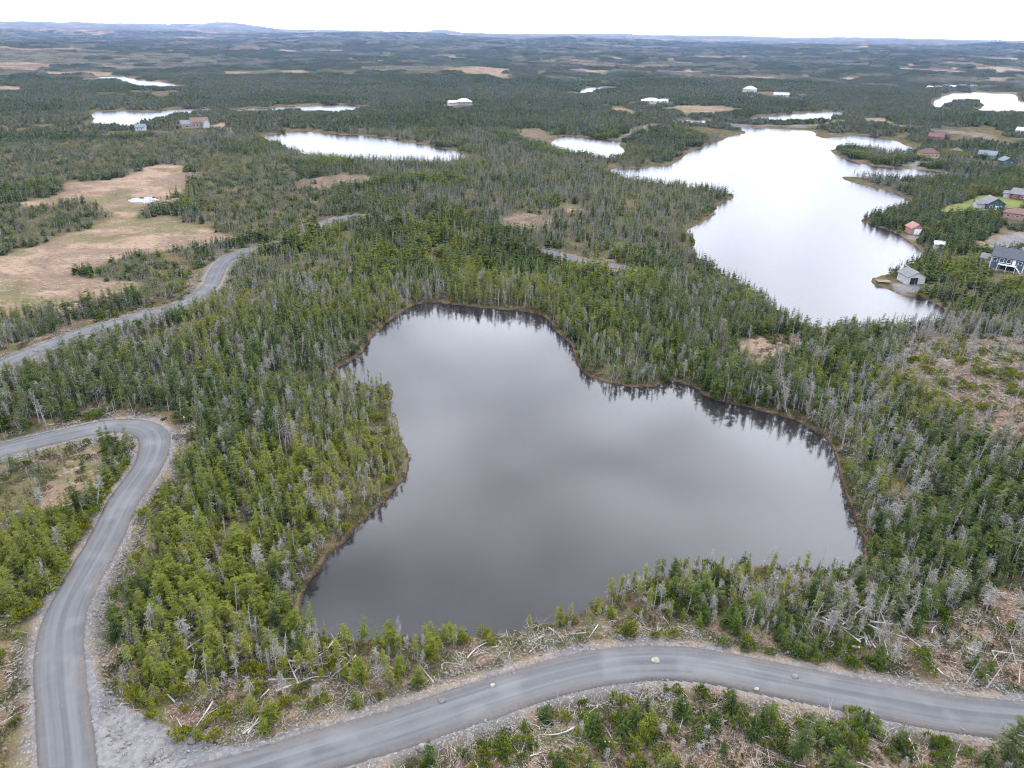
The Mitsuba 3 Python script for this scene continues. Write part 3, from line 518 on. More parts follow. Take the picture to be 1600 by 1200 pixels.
def spray(bag, o, az, L, drop, w, R, rich=3):
    """A flat needled branch: a blade along its axis and pairs of side twigs."""
    d, s = V(math.cos(az), math.sin(az), 0), V(-math.sin(az), math.cos(az), 0)
    ax = lambda u: o + d * (L * u) + V(0, 0, -drop * L * (u ** 1.6) + 0.16 * L * max(0, u - 0.7))
    j = lambda k: V(*(R.normal(0, k, 3)))
    bag.tri(ax(0.05) + s * 0.10 * w, ax(0.05) - s * 0.10 * w, ax(1.0) + j(0.03 * L))
    for k in range(rich):
        u = (k + 0.75) / rich * 0.88
        ww = w * (1.05 - 0.55 * u) * R.uniform(0.7, 1.3)
        for sg in (-1, 1):
            bag.tri(ax(max(0.02, u - 0.26)), ax(u + 0.04), ax(u) + s * sg * ww + d * ww * 0.55 + V(0, 0, -0.12 * ww) + j(0.06 * w))


def fir(R, H=6.5, rad=1.25, levels=15, per=6, bare=0.05, gap=0.08, power=0.8, rich=3, skew=0.25):
    crown, trunk = Bag(), Bag()
    trunk.stick((0, 0, -0.4), (R.normal(0, 0.04), R.normal(0, 0.04), H * 0.96), 0.10, 0.015, 5)
    for i in range(levels):
        t = (i + R.uniform(0, 0.9)) / levels
        z = H * (bare + (1 - bare) * t)
        r = rad * (1 - t) ** power + 0.10
        n = max(3, int(per - 2 * t))
        a0, ragged = R.uniform(0, 6.28), R.uniform(0.62, 1.22)
        for k in range(n):
            if R.random() < gap:
                continue
            az = a0 + 6.283 * k / n + R.normal(0, 0.2)
            L = r * ragged * R.uniform(0.62, 1.25) * (1 + skew * math.cos(az - 1.0))
            spray(crown, V(0, 0, z + R.normal(0, 0.08)), az, L, R.uniform(0.10, 0.42) * (1 - 0.8 * t), 0.40 * L + 0.12, R, rich)
    for k in range(3):
        spray(crown, V(0, 0, H * 0.965), R.uniform(0, 6.28), 0.2, -1.2, 0.10, R, 1)
    return {'trunk': (trunk, 'grey_bark'), 'crown': (crown, 'fir_needles')}


def spruce(R, H=6.0, rad=0.72, rich=2):
    """A thin bog spruce: grey dead branches below, sparse green above, a tuft at the top."""
    crown, trunk, dead = Bag(), Bag(), Bag()
    trunk.stick((0, 0, -0.4), (R.normal(0, 0.1), R.normal(0, 0.1), H * 0.97), 0.085, 0.018, 5)
    start = R.uniform(0.30, 0.52)
    for i in range(15):
        t = (i + R.uniform(0, 0.9)) / 15
        z = H * (start + (1 - start) * t)
        r = rad * (0.55 + 0.45 * math.sin(3.0 * t)) * (1.05 - 0.6 * t) + (0.12 if t > 0.8 else 0)
        a0, n = R.uniform(0, 6.28), 4 if t < 0.75 else 5
        for k in range(n):
            if R.random() < 0.22:
                continue
            L = r * R.uniform(0.6, 1.25)
            spray(crown, V(0, 0, z + R.normal(0, 0.1)), a0 + 6.283 * k / n + R.normal(0, 0.25), L, R.uniform(0.1, 0.6) * (1 - 0.7 * t), 0.42 * L + 0.1, R, rich)
    for k in range(28):
        z = H * R.uniform(0.10, start + 0.35); a = R.uniform(0, 6.28); L = rad * R.uniform(0.5, 1.3)
        d, s = V(math.cos(a), math.sin(a), R.uniform(-0.45, 0.05)), V(-math.sin(a), math.cos(a), 0)
        o = V(0, 0, z)
        dead.tri(o + V(0, 0, 0.03), o - V(0, 0, 0.03), o + d * L)
        for q in (0.5, 0.8):
            b = R.choice([-1, 1])
            dead.tri(o + d * L * (q - 0.06), o + d * L * (q + 0.06), o + d * L * (q + 0.2) + s * b * L * 0.32 + V(0, 0, -0.08))
    return {'trunk': (trunk, 'grey_bark'), 'crown': (crown, 'spruce_needles'), 'dead_branches': (dead, 'bare_twigs')}


def snag(R, H=6.0, fuzzy=0.5, rad=0.95):
    """A dead grey tree: bent pole and bare, lichen-grown twigs."""
    trunk, tw = Bag(), Bag()
    b = V(R.normal(0, 0.03), R.normal(0, 0.03), 0)
    P = lambda t: V(0, 0, H * t) + b * H * t * t + V(math.sin(5 * t + b[0] * 90) * 0.05, math.cos(4 * t + b[1] * 90) * 0.05, 0)
    for k in range(5):
        trunk.stick(P(k / 5) - V(0, 0, 0.4 * (k == 0)), P((k + 1) / 5), 0.088 * (1 - 0.15 * k), 0.088 * (1 - 0.15 * (k + 1)), 5)
    low = R.uniform(0.35, 0.62)
    for k in range(int(34 + 70 * fuzzy)):
        t = R.uniform(low, 0.99) if R.random() < 0.85 else R.uniform(0.08, 0.9)
        a = R.uniform(0, 6.28)
        L = rad * (1.15 - 0.7 * t) * R.uniform(0.3, 1.2)
        d, s, o = V(math.cos(a), math.sin(a), R.uniform(-0.5, 0.45)), V(-math.sin(a), math.cos(a), 0), P(t)
        tw.tri(o + V(0, 0, 0.032), o - V(0, 0, 0.032), o + d * L)
        tw.tri(o + s * 0.028, o - s * 0.028, o + d * L)
        if R.random() < 0.25 + fuzzy:
            for q in (0.35, 0.6, 0.85):
                sg = R.choice([-1, 1]); ww = L * R.uniform(0.25, 0.5)
                tw.tri(o + d * L * (q - 0.05), o + d * L * (q + 0.05), o + d * L * (q + 0.22) + s * sg * ww + V(0, 0, R.uniform(-0.2, 0.12)) * ww)
    return {'trunk': (trunk, 'bleached_wood'), 'branches': (tw, 'bare_twigs')}


def bush(R, rad=0.85, H=0.95, n=210):
    leaves, st = Bag(), Bag()
    lobes = [(V(R.normal(0, 0.42) * rad, R.normal(0, 0.42) * rad, H * R.uniform(0.25, 0.5)), rad * R.uniform(0.4, 0.65)) for _ in range(5)]
    for k in range(n):
        c, r = lobes[R.integers(len(lobes))]
        d = R.normal(0, 1, 3); d[2] = abs(d[2]) * 0.9 - 0.15; d /= np.linalg.norm(d)
        o = c + d * r * R.uniform(0.6, 1.05) * V(1, 1, 0.95)
        u = np.cross(d, R.normal(0, 1, 3)); u /= np.linalg.norm(u)
        L = R.uniform(0.14, 0.30)
        up = d * 0.8 + V(0, 0, 0.5)
        leaves.tri(o - u * 0.09, o + u * 0.09, o + up * L + u * R.normal(0, 0.09))
    for k in range(4):
        st.stick((0, 0, -0.2), V(R.normal(0, 0.25) * rad, R.normal(0, 0.25) * rad, H * 0.6), 0.03, 0.012, 3)
    return {'stems': (st, 'grey_bark'), 'leaves': (leaves, 'bush_leaves')}


def small_fir(R):
    return fir(R, H=2.3, rad=0.85, levels=9, per=6, bare=0.02, gap=0.05, power=0.7, rich=2)


# lighter forms for the distance
def fir_light(R, bag, trunk, o, H, rad, levels=6, per=4):
    for i in range(levels):
        t = (i + R.uniform(0, 0.9)) / levels
        z0 = H * (0.08 + 0.92 * t); r = rad * (1 - t) ** 0.8 + 0.12
        a0 = R.uniform(0, 6.28)
        for k in range(per):
            z = z0 + R.normal(0, 0.07 * H) * (1 - t)
            a = a0 + 6.283 * k / per + R.normal(0, 0.25)
            L = r * R.uniform(0.7, 1.25); w = 0.62 * L + 0.1
            d, s = V(math.cos(a), math.sin(a), 0), V(-math.sin(a), math.cos(a), 0)
            p = o + V(0, 0, z)
            tip = p + d * L + V(0, 0, R.uniform(-0.6, 0.15) * L * (1 - 0.8 * t))
            bag.tri(p + V(0, 0, 0.1), p + d * L * 0.55 + s * w - V(0, 0, 0.1 * L), tip)
            bag.tri(p + V(0, 0, 0.1), p + d * L * 0.55 - s * w - V(0, 0, 0.1 * L), tip)
    trunk.stick(o - V(0, 0, 0.5), o + V(0, 0, H), 0.10, 0.0, 3)


def spruce_light(R, bag, trunk, dead, o, H, rad):
    s0 = R.uniform(0.35, 0.55)
    for i in range(7):
        t = (i + R.uniform(0, 0.9)) / 7
        z = H * (s0 + (1 - s0) * t); r = rad * (1.0 - 0.6 * t)
        a0 = R.uniform(0, 6.28)
        for k in range(3):
            a = a0 + 2.094 * k; L = r * R.uniform(0.6, 1.3)
            d, s, p = V(math.cos(a), math.sin(a), 0), V(-math.sin(a), math.cos(a), 0), o + V(0, 0, z)
            bag.tri(p + s * 0.3 * L, p - s * 0.3 * L - V(0, 0, 0.1), p + d * L - V(0, 0, 0.3 * L))
    for k in range(11):
        z = H * R.uniform(0.12, s0 + 0.3); a = R.uniform(0, 6.28); L = rad * R.uniform(0.5, 1.2)
        d, p = V(math.cos(a), math.sin(a), -0.25), o + V(0, 0, z)
        dead.tri(p + V(0, 0, 0.07), p - V(0, 0, 0.07), p + d * L)
    trunk.stick(o - V(0, 0, 0.5), o + V(R.normal(0, 0.1), 0, H), 0.09, 0.0, 3)


def snag_light(R, dead, trunk, o, H, rad=0.8):
    top = o + V(R.normal(0, 0.05) * H, R.normal(0, 0.05) * H, H)
    trunk.stick(o - V(0, 0, 0.5), top, 0.11, 0.02, 3)
    for k in range(20):
        t = R.uniform(0.25, 0.98); a = R.uniform(0, 6.28); L = rad * (1.15 - 0.75 * t) * R.uniform(0.4, 1.2)
        d, p = V(math.cos(a), math.sin(a), R.uniform(-0.4, 0.4)), o + (top - o) * t
        dead.tri(p + V(0, 0, 0.05), p - V(0, 0, 0.05), p + d * L)


PLY = {}


def group(key, parts):
    """A shapegroup whose entries are the parts; its meshes are kept in PLY for trees of their own."""
    PLY[key] = {n: mikit.ply(bag.mesh(), m) for n, (bag, m) in parts.items() if bag.t}
    scene[key] = {'type': 'shapegroup', **PLY[key]}
    return key


def forms(key, make, n, seed):
    return [group(f'{key}_{i}', make(np.random.default_rng(seed + i))) for i in range(n)]


FORM = {
    'fir': [group(f'fir_form_{i}', fir(np.random.default_rng(100 + i), *q)) for i, q in enumerate((  # height, radius, whorls, branches, bare stem, gaps, taper, twigs, skew
        (5.3, 1.3, 15, 6, 0.04, 0.05, 0.75, 3, 0.2), (5.5, 1.6, 15, 6, 0.03, 0.08, 0.60, 3, 0.3), (5.8, 1.2, 16, 5, 0.16, 0.18, 0.80, 3, 0.3), (6.0, 1.45, 15, 6, 0.05, 0.10, 0.65, 3, 0.15),
        (6.3, 1.75, 14, 6, 0.22, 0.22, 0.45, 3, 0.4), (6.5, 1.4, 15, 6, 0.10, 0.12, 0.70, 3, 0.3), (4.4, 1.5, 11, 6, 0.02, 0.06, 0.50, 3, 0.3), (6.8, 1.15, 17, 5, 0.28, 0.28, 0.60, 2, 0.45),
        (5.0, 1.8, 12, 7, 0.08, 0.15, 0.38, 3, 0.35), (5.6, 1.0, 15, 5, 0.10, 0.25, 0.85, 3, 0.2)))],
    'spruce': forms('spruce_form', lambda R: spruce(R, H=R.uniform(4.6, 6.2), rad=R.uniform(0.75, 1.15)), 6, 200),
    'snag': [group(f'snag_form_{i}', snag(np.random.default_rng(300 + i), H=(5.0, 5.8, 5.2, 6.4, 4.2, 5.6, 5.0)[i], fuzzy=(0.9, 0.6, 1.0, 0.15, 0.05, 0.8, 1.0)[i], rad=(1.0, 0.9, 1.25, 0.7, 0.6, 1.1, 1.4)[i])) for i in range(7)],
    'bush': forms('bush_form', bush, 4, 400),
    'sapling': forms('sapling_form', small_fir, 3, 450),
}


def lone_light(kind):
    def make(R):
        t, c, s, d = Bag(), Bag(), Bag(), Bag()
        if kind == 'fir':
            fir_light(R, c, t, V(0, 0, 0), 5.6, 1.5, 8, 5)
        elif kind == 'spruce':
            spruce_light(R, s, t, d, V(0, 0, 0), 6.0, 0.9)
        else:
            snag_light(R, d, t, V(0, 0, 0), 6.0, 1.0)
        return {'trunk': (t, 'grey_bark'), 'crown': (c if kind == 'fir' else s, 'fir_needles' if kind == 'fir' else 'spruce_needles'), 'dead_branches': (d, 'bare_twigs')}
    return make


LIGHT = {k: forms(f'{k}_light', lone_light(k), 4, 500 + 20 * i) for i, k in enumerate(('fir', 'spruce', 'snag'))}


def grove(R, mix, n, rad, hs=1.0):
    """A handful of trees close together."""
    t, c, s, d = Bag(), Bag(), Bag(), Bag()
    for k in range(n):
        r, a = rad * math.sqrt((k + 0.5) / n), k * 2.39996 + R.normal(0, 0.4)
        o = V(r * math.cos(a) + R.normal(0, 0.3), r * math.sin(a) + R.normal(0, 0.3), 0)
        h = hs * 0.80 * R.uniform(0.5, 1.3); u = R.random()
        if u < mix[0]:
            fir_light(R, c, t, o, 5.5 * h, 1.5 * h + 0.2)
        elif u < mix[0] + mix[1]:
            spruce_light(R, s, t, d, o, 5.6 * h, 1.0 * h)
        else:
            snag_light(R, d, t, o, 5.8 * h, 1.1 * h)
    return {'trunk': (t, 'grey_bark'), 'crown': (c, 'fir_needles'), 'thin_crown': (s, 'spruce_needles'), 'dead_branches': (d, 'bare_twigs')}


GROVE = {k: [group(f'grove_{k}_{i}', grove(np.random.default_rng(600 + 30 * q + i), m, 18 if k == 'low' else 17, 3.9, h)) for i in range(4)]
         for q, (k, (m, h)) in enumerate({'dark': ((0.82, 0.12), 1.0), 'mixed': ((0.42, 0.34), 1.0), 'grey': ((0.12, 0.45), 0.9), 'low': ((0.20, 0.58), 0.58)}.items())}


def wood(R, n, rad, mix, slim):
    """A piece of distant wood: each tree a few ragged faces."""
    c, s, d = Bag(), Bag(), Bag()
    for k in range(n):
        r, a = rad * math.sqrt((k + 0.5) / n), k * 2.39996 + R.normal(0, 0.5)
        o = V(r * math.cos(a), r * math.sin(a), -0.6)
        H = R.uniform(2.6, 5.8); w = R.uniform(0.9, 1.7); u = R.random()
        if u < mix[0] + mix[1]:
            bag = c if u < mix[0] else s
            w *= 1.15 if u < mix[0] else 0.8
            for q in range(slim):
                a2 = R.uniform(0, 6.28); a3 = a2 + R.uniform(1.5, 2.6)
                zb = H * R.uniform(0.05, 0.55) if u < mix[0] else H * R.uniform(0.25, 0.6)
                bag.tri(o + V(w * math.cos(a2), w * math.sin(a2), zb) * V(1, 1, 1), o + V(w * math.cos(a3), w * math.sin(a3), zb + R.normal(0, 0.4)), o + V(R.normal(0, 0.2), R.normal(0, 0.2), H * R.uniform(0.75, 1.0)))
        else:
            for q in range(max(2, slim - 3)):
                a2 = R.uniform(0, 6.28); L = R.uniform(0.3, 0.9)
                d.tri(o + V(-0.4 * math.cos(a2), -0.4 * math.sin(a2), 0.5), o + V(0.4 * math.cos(a2), 0.4 * math.sin(a2), 0.7), o + V(L * math.cos(a2) * 0.6, L * math.sin(a2) * 0.6, H * R.uniform(0.5, 0.95)))
    return {'crown': (c, 'wood_crown'), 'thin_crown': (s, 'canopy_pale'), 'grey_crown': (d, 'grey_scrub')}


WOOD = {k: [group(f'wood_{k}_{i}', wood(np.random.default_rng(800 + 30 * q + i), 62, 8.6, m, 6)) for i in range(3)] for q, (k, m) in enumerate({'dark': (0.66, 0.22), 'mixed': (0.30, 0.42), 'grey': (0.08, 0.50)}.items())}
def far_canopy(R, h):
    """The ragged top of a distant stand as one sheet: crowns as bumps, edges dropping to the ground."""
    p = []
    while len(p) < 230:
        q = R.uniform(-30, 30, 2)
        if np.hypot(*q) < 30:
            p.append(q)
    p = np.array(p); r = np.hypot(*p.T)
    edge = 30 * (0.78 + 0.3 * meshkit.noise(np.c_[np.cos(np.arctan2(p[:, 1], p[:, 0])) * 1.7, np.sin(np.arctan2(p[:, 1], p[:, 0])) * 1.7, np.full(len(p), float(R.uniform(0, 99)))]))
    z = h * (0.45 + 0.75 * R.random(len(p))) * smooth01(edge, edge - 7, r) - 1.2
    return np.c_[p, z], Delaunay(p).simplices


FAR_WOOD = []
for i in range(5):
    v, f = far_canopy(np.random.default_rng(900 + i), (5.5, 5.0, 6.0, 4.5, 5.2)[i])
    a = v[f]
    f = np.where((np.cross(a[:, 1] - a[:, 0], a[:, 2] - a[:, 0])[:, 2] < 0)[:, None], f[:, ::-1], f)
    scene[f'far_wood_{i}'] = {'type': 'shapegroup', 'canopy': mikit.ply((v, f), 'canopy', smooth=True)}
    FAR_WOOD.append(f'far_wood_{i}')

# ------------------------------------------------------------------ trees: where they stand
def in_view(x, y, margin=6.0, z=3.0):
    d = np.stack([x, y, z - CAM_H + 0 * x], -1)
    w = d @ FWD
    u = np.abs(d @ RIGHT) / np.maximum(w, 1e-3)
    v = d @ UPV / np.maximum(w, 1e-3)
    m = margin / np.maximum(w, 1)
    return (w > 1) & (u < 0.735 + m) & (v > -0.56 - m)


def stand_weights(x, y):
    """(fir, spruce, dead, bush) shares, density and height at these places."""
    a, b, c = n2(x, y, 30, 101), n2(x, y, 17, 103), n2(x, y, 24, 107)
    A = 0.30 + 1.1 * smooth01(0.44, 0.60, a)
    B = 0.50 + 0.5 * smooth01(0.58, 0.44, a)
    C = 0.30 + 0.85 * smooth01(0.48, 0.62, b)
    D = 0.16 + 0.5 * smooth01(0.56, 0.68, c)
    dens, hs = np.ones_like(x), np.ones_like(x)
    for (fa, fb, fc, fd, fe, fh), poly in STANDS:
        p = shapely.Polygon(poly)
        k = shapely.contains_xy(p, x, y)
        A, B, C, D = A * np.where(k, fa, 1), B * np.where(k, fb, 1), C * np.where(k, fc, 1), D * np.where(k, fd, 1)
        dens, hs = dens * np.where(k, fe, 1), hs * np.where(k, fh, 1)
    S = np.maximum(area_weight('slash', x, y), 0)
    A, B, C, D = A * (1 - 0.85 * S), B * (1 - 0.8 * S), C * (1 + 0.3 * S), D * (1 + 2.0 * S)
    dens = dens * (1 - 0.72 * S)
    G = area_weight('bog', x, y)
    dens = dens * (1 - 0.97 * G) * (1 - np.maximum(area_weight('gravel', x, y), area_weight('lawn', x, y)))
    s = A + B + C + D
    return np.stack([A, B, C, D], -1) / s[:, None], dens, hs


def clear_of_houses(x, y):
    ok = np.ones(np.shape(x), bool)
    for hx, hy, hr in CLEARED:
        ok &= (x - hx) ** 2 + (y - hy) ** 2 > hr * hr
    return ok


def jittered(r0, r1, cell, half_deg=41):
    g = np.arange(-r1, r1, cell)
    X, Y = np.meshgrid(g, g[g > 0])
    X, Y = X.ravel(), Y.ravel()
    k = (np.abs(np.degrees(np.arctan2(X, Y))) < half_deg) & (np.hypot(X, Y) < r1 + cell) & (np.hypot(X, Y) > r0 - cell)
    X, Y = X[k] + rng.uniform(-0.48, 0.48, k.sum()) * cell, Y[k] + rng.uniform(-0.48, 0.48, k.sum()) * cell
    r = np.hypot(X, Y)
    k = (r >= r0) & (r < r1)
    return X[k], Y[k]


def placed(x, y, z, s, yaw, tx=0.0, ty=0.0, sz=1.0):
    c, n = math.cos(yaw), math.sin(yaw)
    return T([[s * c, -s * n, tx * s * sz, x], [s * n, s * c, ty * s * sz, y], [0, 0, s * sz, z], [0, 0, 0, 1]])


# single trees near the camera, and along shores and roads a little further
NEAR = 235.0
X, Y = jittered(40, NEAR, 1.30, 50)
X2, Y2 = jittered(NEAR, 460, 1.6, 41)
dw2, (dr2, _) = water_distance(X2, Y2), road_distance(X2, Y2)
k = ((dw2 > 0) & (dw2 < 9)) | ((dr2 > 0) & (dr2 < 9))
X, Y = np.r_[X, X2[k]], np.r_[Y, Y2[k]]
k = in_view(X, Y, 9)
X, Y = X[k], Y[k]
Wt, Dn, Hs = stand_weights(X, Y)
Zs, Dw, Dr = ground_z(X, Y, True)
u = rng.random(len(X))
pick = (np.cumsum(Wt, -1) < u[:, None]).sum(-1).clip(0, 3)
tall = pick < 3
verge = np.where(tall, smooth01(1.8, np.where(np.hypot(X, Y) > 270, 3.5, 6.5), Dr + 2.5 * (n2(X, Y, 7, 111, 2) - 0.5)), 0.15 + 0.85 * smooth01(0.7, 3.0, Dr))
grown = np.zeros(len(X), bool)
for _p in OVERGROWN:
    grown |= shapely.contains_xy(shapely.Polygon(_p), X, Y)
verge = np.where(grown, smooth01(0.2, 1.0, Dr), verge)
verge = np.where(Dr < 0.5, 0, verge)
shore = np.where(tall, smooth01(0.15, 0.8, Dw), smooth01(0.1, 0.5, Dw))
gaps = smooth01(0.34, 0.48, n2(X, Y, 5.5, 113, 2) + 0.06)
keep = (rng.random(len(X)) < 0.94 * Dn * verge * shore * gaps) & clear_of_houses(X, Y)
X, Y, Zs, Dw, Dr, pick, Hs = (q[keep] for q in (X, Y, Zs, Dw, Dr, pick, Hs))
Sc = 0.80 * Hs * rng.uniform(0.52, 1.28, len(X)) * (0.80 + 0.20 * smooth01(1, 9, Dw)) * np.where(grown[keep], np.where(np.hypot(X, Y) > 250, 1.5, 1.1), 0.70 + 0.30 * smooth01(1, 12, Dr)) * (0.88 + 0.24 * n2(X, Y, 40, 117))
pick = np.where((pick == 0) & (Dr < 4) & (rng.random(len(X)) < 0.6), 3, pick)

SPECIAL = []                                                       # trees that stand out, each with its own name
for (kind, form, sx, sy, scale, lean, label) in LANDMARK_TREES:
    k = (X - sx) ** 2 + (Y - sy) ** 2 > 1.6 ** 2
    X, Y, Zs, Dw, Dr, pick, Hs, Sc = (q[k] for q in (X, Y, Zs, Dw, Dr, pick, Hs, Sc))
    SPECIAL.append((kind, form, sx, sy, scale, lean, label))

def where(x, y):
    return next((k for k, p in REGIONS.items() if shapely.contains_xy(shapely.Polygon(p), x, y)), 'left of the pond' if x < -8 else 'behind the pond')


KINDS = {0: ('fir', 'fir_tree', 'fir tree', 'green fir tree with a full crown', 'green fir trees', 'fir_forest', 'dense green fir trees further back in the forest'),
         1: ('spruce', 'thin_spruce', 'spruce tree', 'scraggly spruce with a sparse green top', 'scraggly spruces', 'spruce_forest', 'thin sparse spruce trees further back in the forest'),
         2: ('snag', 'dead_tree', 'dead tree', 'dead grey tree with bare branches', 'dead grey trees', 'dead_woods', 'dead grey trees further back in the forest'),
         3: ('bush', 'bush', 'bush', 'round green bush on the ground', 'round green bushes', 'undergrowth', 'low green bushes and young firs under the trees')}


def counted(prefix, n):
    return prefix if n == 0 else f'{prefix}_{n:03d}'


COUNT = {}
for p, (fam, name, cat, label, grp, mass, mass_label) in KINDS.items():
    idx = np.where(pick == p)[0]
    x, y, z = X[idx], Y[idx], Zs[idx]
    dist = np.sqrt(x * x + y * y + (CAM_H - z) ** 2)
    inside = in_view(x, y, 0.0)
    clear_front = np.where(inside, 1.0, 0.02)
    size = Sc[idx] / dist * clear_front
    order = np.argsort(-size)
    near300 = set(order[:300].tolist())
    made = 0
    for q, (xx, yy, zz) in enumerate(zip(x, y, z)):
        s = float(Sc[idx[q]])
        lodged = 0.32 if (p == 2 and rng.random() < 0.10) else 0.045
        r = math.hypot(xx, yy)
        yaw, tx, ty = rng.uniform(0, 6.28), rng.normal(0, lodged), rng.normal(0, lodged)
        if p == 3:
            f = FORM['bush'] if rng.random() < 0.72 else FORM['sapling']
            s = rng.uniform(0.6, 1.7)
        elif r > NEAR:
            f = LIGHT[fam]
        else:
            f = FORM[fam]
        form = f[rng.integers(len(f))]
        M = placed(xx, yy, zz - 0.05, s, yaw, tx, ty, rng.uniform(0.9, 1.15))
        if q in near300:
            key = counted(name, COUNT.get(name, 0)); COUNT[name] = COUNT.get(name, 0) + 1
            scene[key] = {'type': 'instance', 'shapegroup': {'type': 'ref', 'id': form}, 'to_world': M}
            size = ('small' if s < 0.60 else 'tall' if s > 0.85 else 'medium-sized') if p < 3 else ('small' if s < 1.0 else 'large')
            if abs(tx) + abs(ty) > 0.38:
                size = 'leaning ' + size
            place = where(xx, yy)
            tag(key, f'{size} {label} {place}', cat, f'{size} {grp} {place}')
        else:
            made += 1
            scene[f'{mass}__{made:05d}'] = {'type': 'instance', 'shapegroup': {'type': 'ref', 'id': form}, 'to_world': M}
    tag(mass, mass_label, kind='stuff')

for (kind, form, sx, sy, scale, lean, label) in SPECIAL:
    name, cat = {'fir': ('fir_tree', 'fir tree'), 'snag': ('dead_tree', 'dead tree'), 'spruce': ('thin_spruce', 'spruce tree'), 'bush': ('bush', 'bush')}[kind]
    key = counted(name, COUNT[name]); COUNT[name] += 1
    z = float(ground_z(np.array([sx]), np.array([sy]))[0])
    scene[key] = {'type': 'instance', 'shapegroup': {'type': 'ref', 'id': FORM[kind][form]}, 'to_world': placed(sx, sy, z - 0.05, scale, sx, lean[0], lean[1])}
    tag(key, label, cat)

def heath_form(R):
    b = Bag()
    for k in range(95):
        a, r = R.uniform(0, 6.28), 0.95 * math.sqrt(R.random())
        o = V(r * math.cos(a), r * math.sin(a), R.uniform(0.0, 0.42) * (1 - 0.6 * r)); u = R.normal(0, 1, 3); u /= np.linalg.norm(u)
        b.tri(o - u * 0.10, o + u * 0.10, o + V(R.normal(0, 0.12), R.normal(0, 0.12), R.uniform(0.08, 0.26)))
    return {'leaves': (b, 'heath_leaves')}


HEATH = forms('heath_form', heath_form, 4, 470)
X, Y = jittered(42, 240, 1.75, 50)
k = in_view(X, Y, 3)
X, Y = X[k], Y[k]
Zs, Dw, Dr = ground_z(X, Y, True)
prob = (0.22 + 0.55 * smooth01(0.45, 0.62, n2(X, Y, 8, 141, 3)) + 0.9 * smooth01(3.0, 0.8, Dw)) * (1 - area_weight('gravel', X, Y)) * smooth01(0.6, 3.5, Dr)
keep = (rng.random(len(X)) < prob) & (Dw > 0.15)
for n, q in enumerate(np.where(keep)[0]):
    scene[f'heath__{n + 1:05d}'] = {'type': 'instance', 'shapegroup': {'type': 'ref', 'id': HEATH[n % 4]}, 'to_world': placed(X[q], Y[q], Zs[q], rng.uniform(0.6, 1.25), rng.uniform(0, 6.28))}
tag('heath', 'low brown-green heath shrubs covering the forest floor and banks', kind='stuff')

# groves in the middle distance
X, Y = jittered(NEAR - 2, 640, 6.6)
k = in_view(X, Y, 12)
X, Y = X[k], Y[k]
Wt, Dn, Hs = stand_weights(X, Y)
Zs, Dw, Dr = ground_z(X, Y, True)
near_f = np.where(np.hypot(X, Y) < 460, 5.2, 3.8)
grown_g = np.zeros(len(X), bool)
for _p in OVERGROWN:
    grown_g |= shapely.contains_xy(shapely.Polygon(_p).buffer(3), X, Y)
keep = (rng.random(len(X)) < 1.15 * Dn) & (Dn > 0.35) & (Dw > near_f) & (Dr > np.where(grown_g, 3.0, near_f)) & clear_of_houses(X, Y)
made = 0
for xx, yy, zz, w, hs in zip(X[keep], Y[keep], Zs[keep], Wt[keep], Hs[keep]):
    kind = 'low' if hs < 0.8 else 'dark' if w[0] > 0.50 else 'grey' if w[0] < 0.26 else 'mixed'
    made += 1
    scene[f'mixed_forest__{made:05d}'] = {'type': 'instance', 'shapegroup': {'type': 'ref', 'id': GROVE[kind][rng.integers(4)]}, 'to_world': placed(xx, yy, zz - 0.1, rng.uniform(0.8, 1.12), rng.uniform(0, 6.28))}
tag('mixed_forest', 'mixed fir, spruce and dead wood covering the middle distance', kind='stuff')


def heathy(x, y):
    """The open barrens of the far land, the same fields as the ground's own colour."""
    return n2(x, y, 1 / 0.0042, 120, 3)


X, Y = jittered(640, 1500, 13.5)
X, Y = X[in_view(X, Y, 25)], Y[in_view(X, Y, 25)]
Wt, Dn, Hs = stand_weights(X, Y)
Zs, Dw, Dr = ground_z(X, Y, True)
open_ = smooth01(0.56, 0.66, n2(X, Y, 160, 121, 3))
keep = (rng.random(len(X)) < 1.1 * Dn * (1 - 0.9 * open_)) & (Dw > 9) & (Dr > 8) & clear_of_houses(X, Y)
made = 0
ridge = n2(X, Y, 130, 127, 3) + 0.2 * (Wt[:, 0] - 0.35)
for xx, yy, zz, w in zip(X[keep], Y[keep], Zs[keep], ridge[keep]):
    kind = 'dark' if w > 0.56 else 'grey' if w < 0.485 else 'mixed'
    made += 1
    scene[f'far_forest__{made:05d}'] = {'type': 'instance', 'shapegroup': {'type': 'ref', 'id': WOOD[kind][rng.integers(3)]}, 'to_world': placed(xx, yy, zz - 0.1, rng.uniform(0.85, 1.15), rng.uniform(0, 6.28))}
tag('far_forest', 'grey-green woods between the far ponds', kind='stuff')

X, Y = jittered(1500, 6500, 46)
X, Y = X[in_view(X, Y, 60)], Y[in_view(X, Y, 60)]
_, Dn, _ = stand_weights(X, Y)
Zs, Dw, Dr = ground_z(X, Y, True)
open_ = smooth01(0.50, 0.58, 0.5 * n2(X, Y, 420, 123, 3) + 0.5 * n2(X, Y, 150, 129, 3))
keep = (rng.random(len(X)) < Dn * (1 - 0.97 * open_)) & (Dw > 30)
made = 0
for xx, yy, zz in zip(X[keep], Y[keep], Zs[keep]):
    made += 1
    scene[f'distant_forest__{made:05d}'] = {'type': 'instance', 'shapegroup': {'type': 'ref', 'id': FAR_WOOD[rng.integers(5)]}, 'to_world': placed(xx, yy, zz - 0.3, rng.uniform(0.9, 1.25), rng.uniform(0, 6.28))}
tag('distant_forest', 'bluish distant woods on the low hills toward the horizon', kind='stuff')

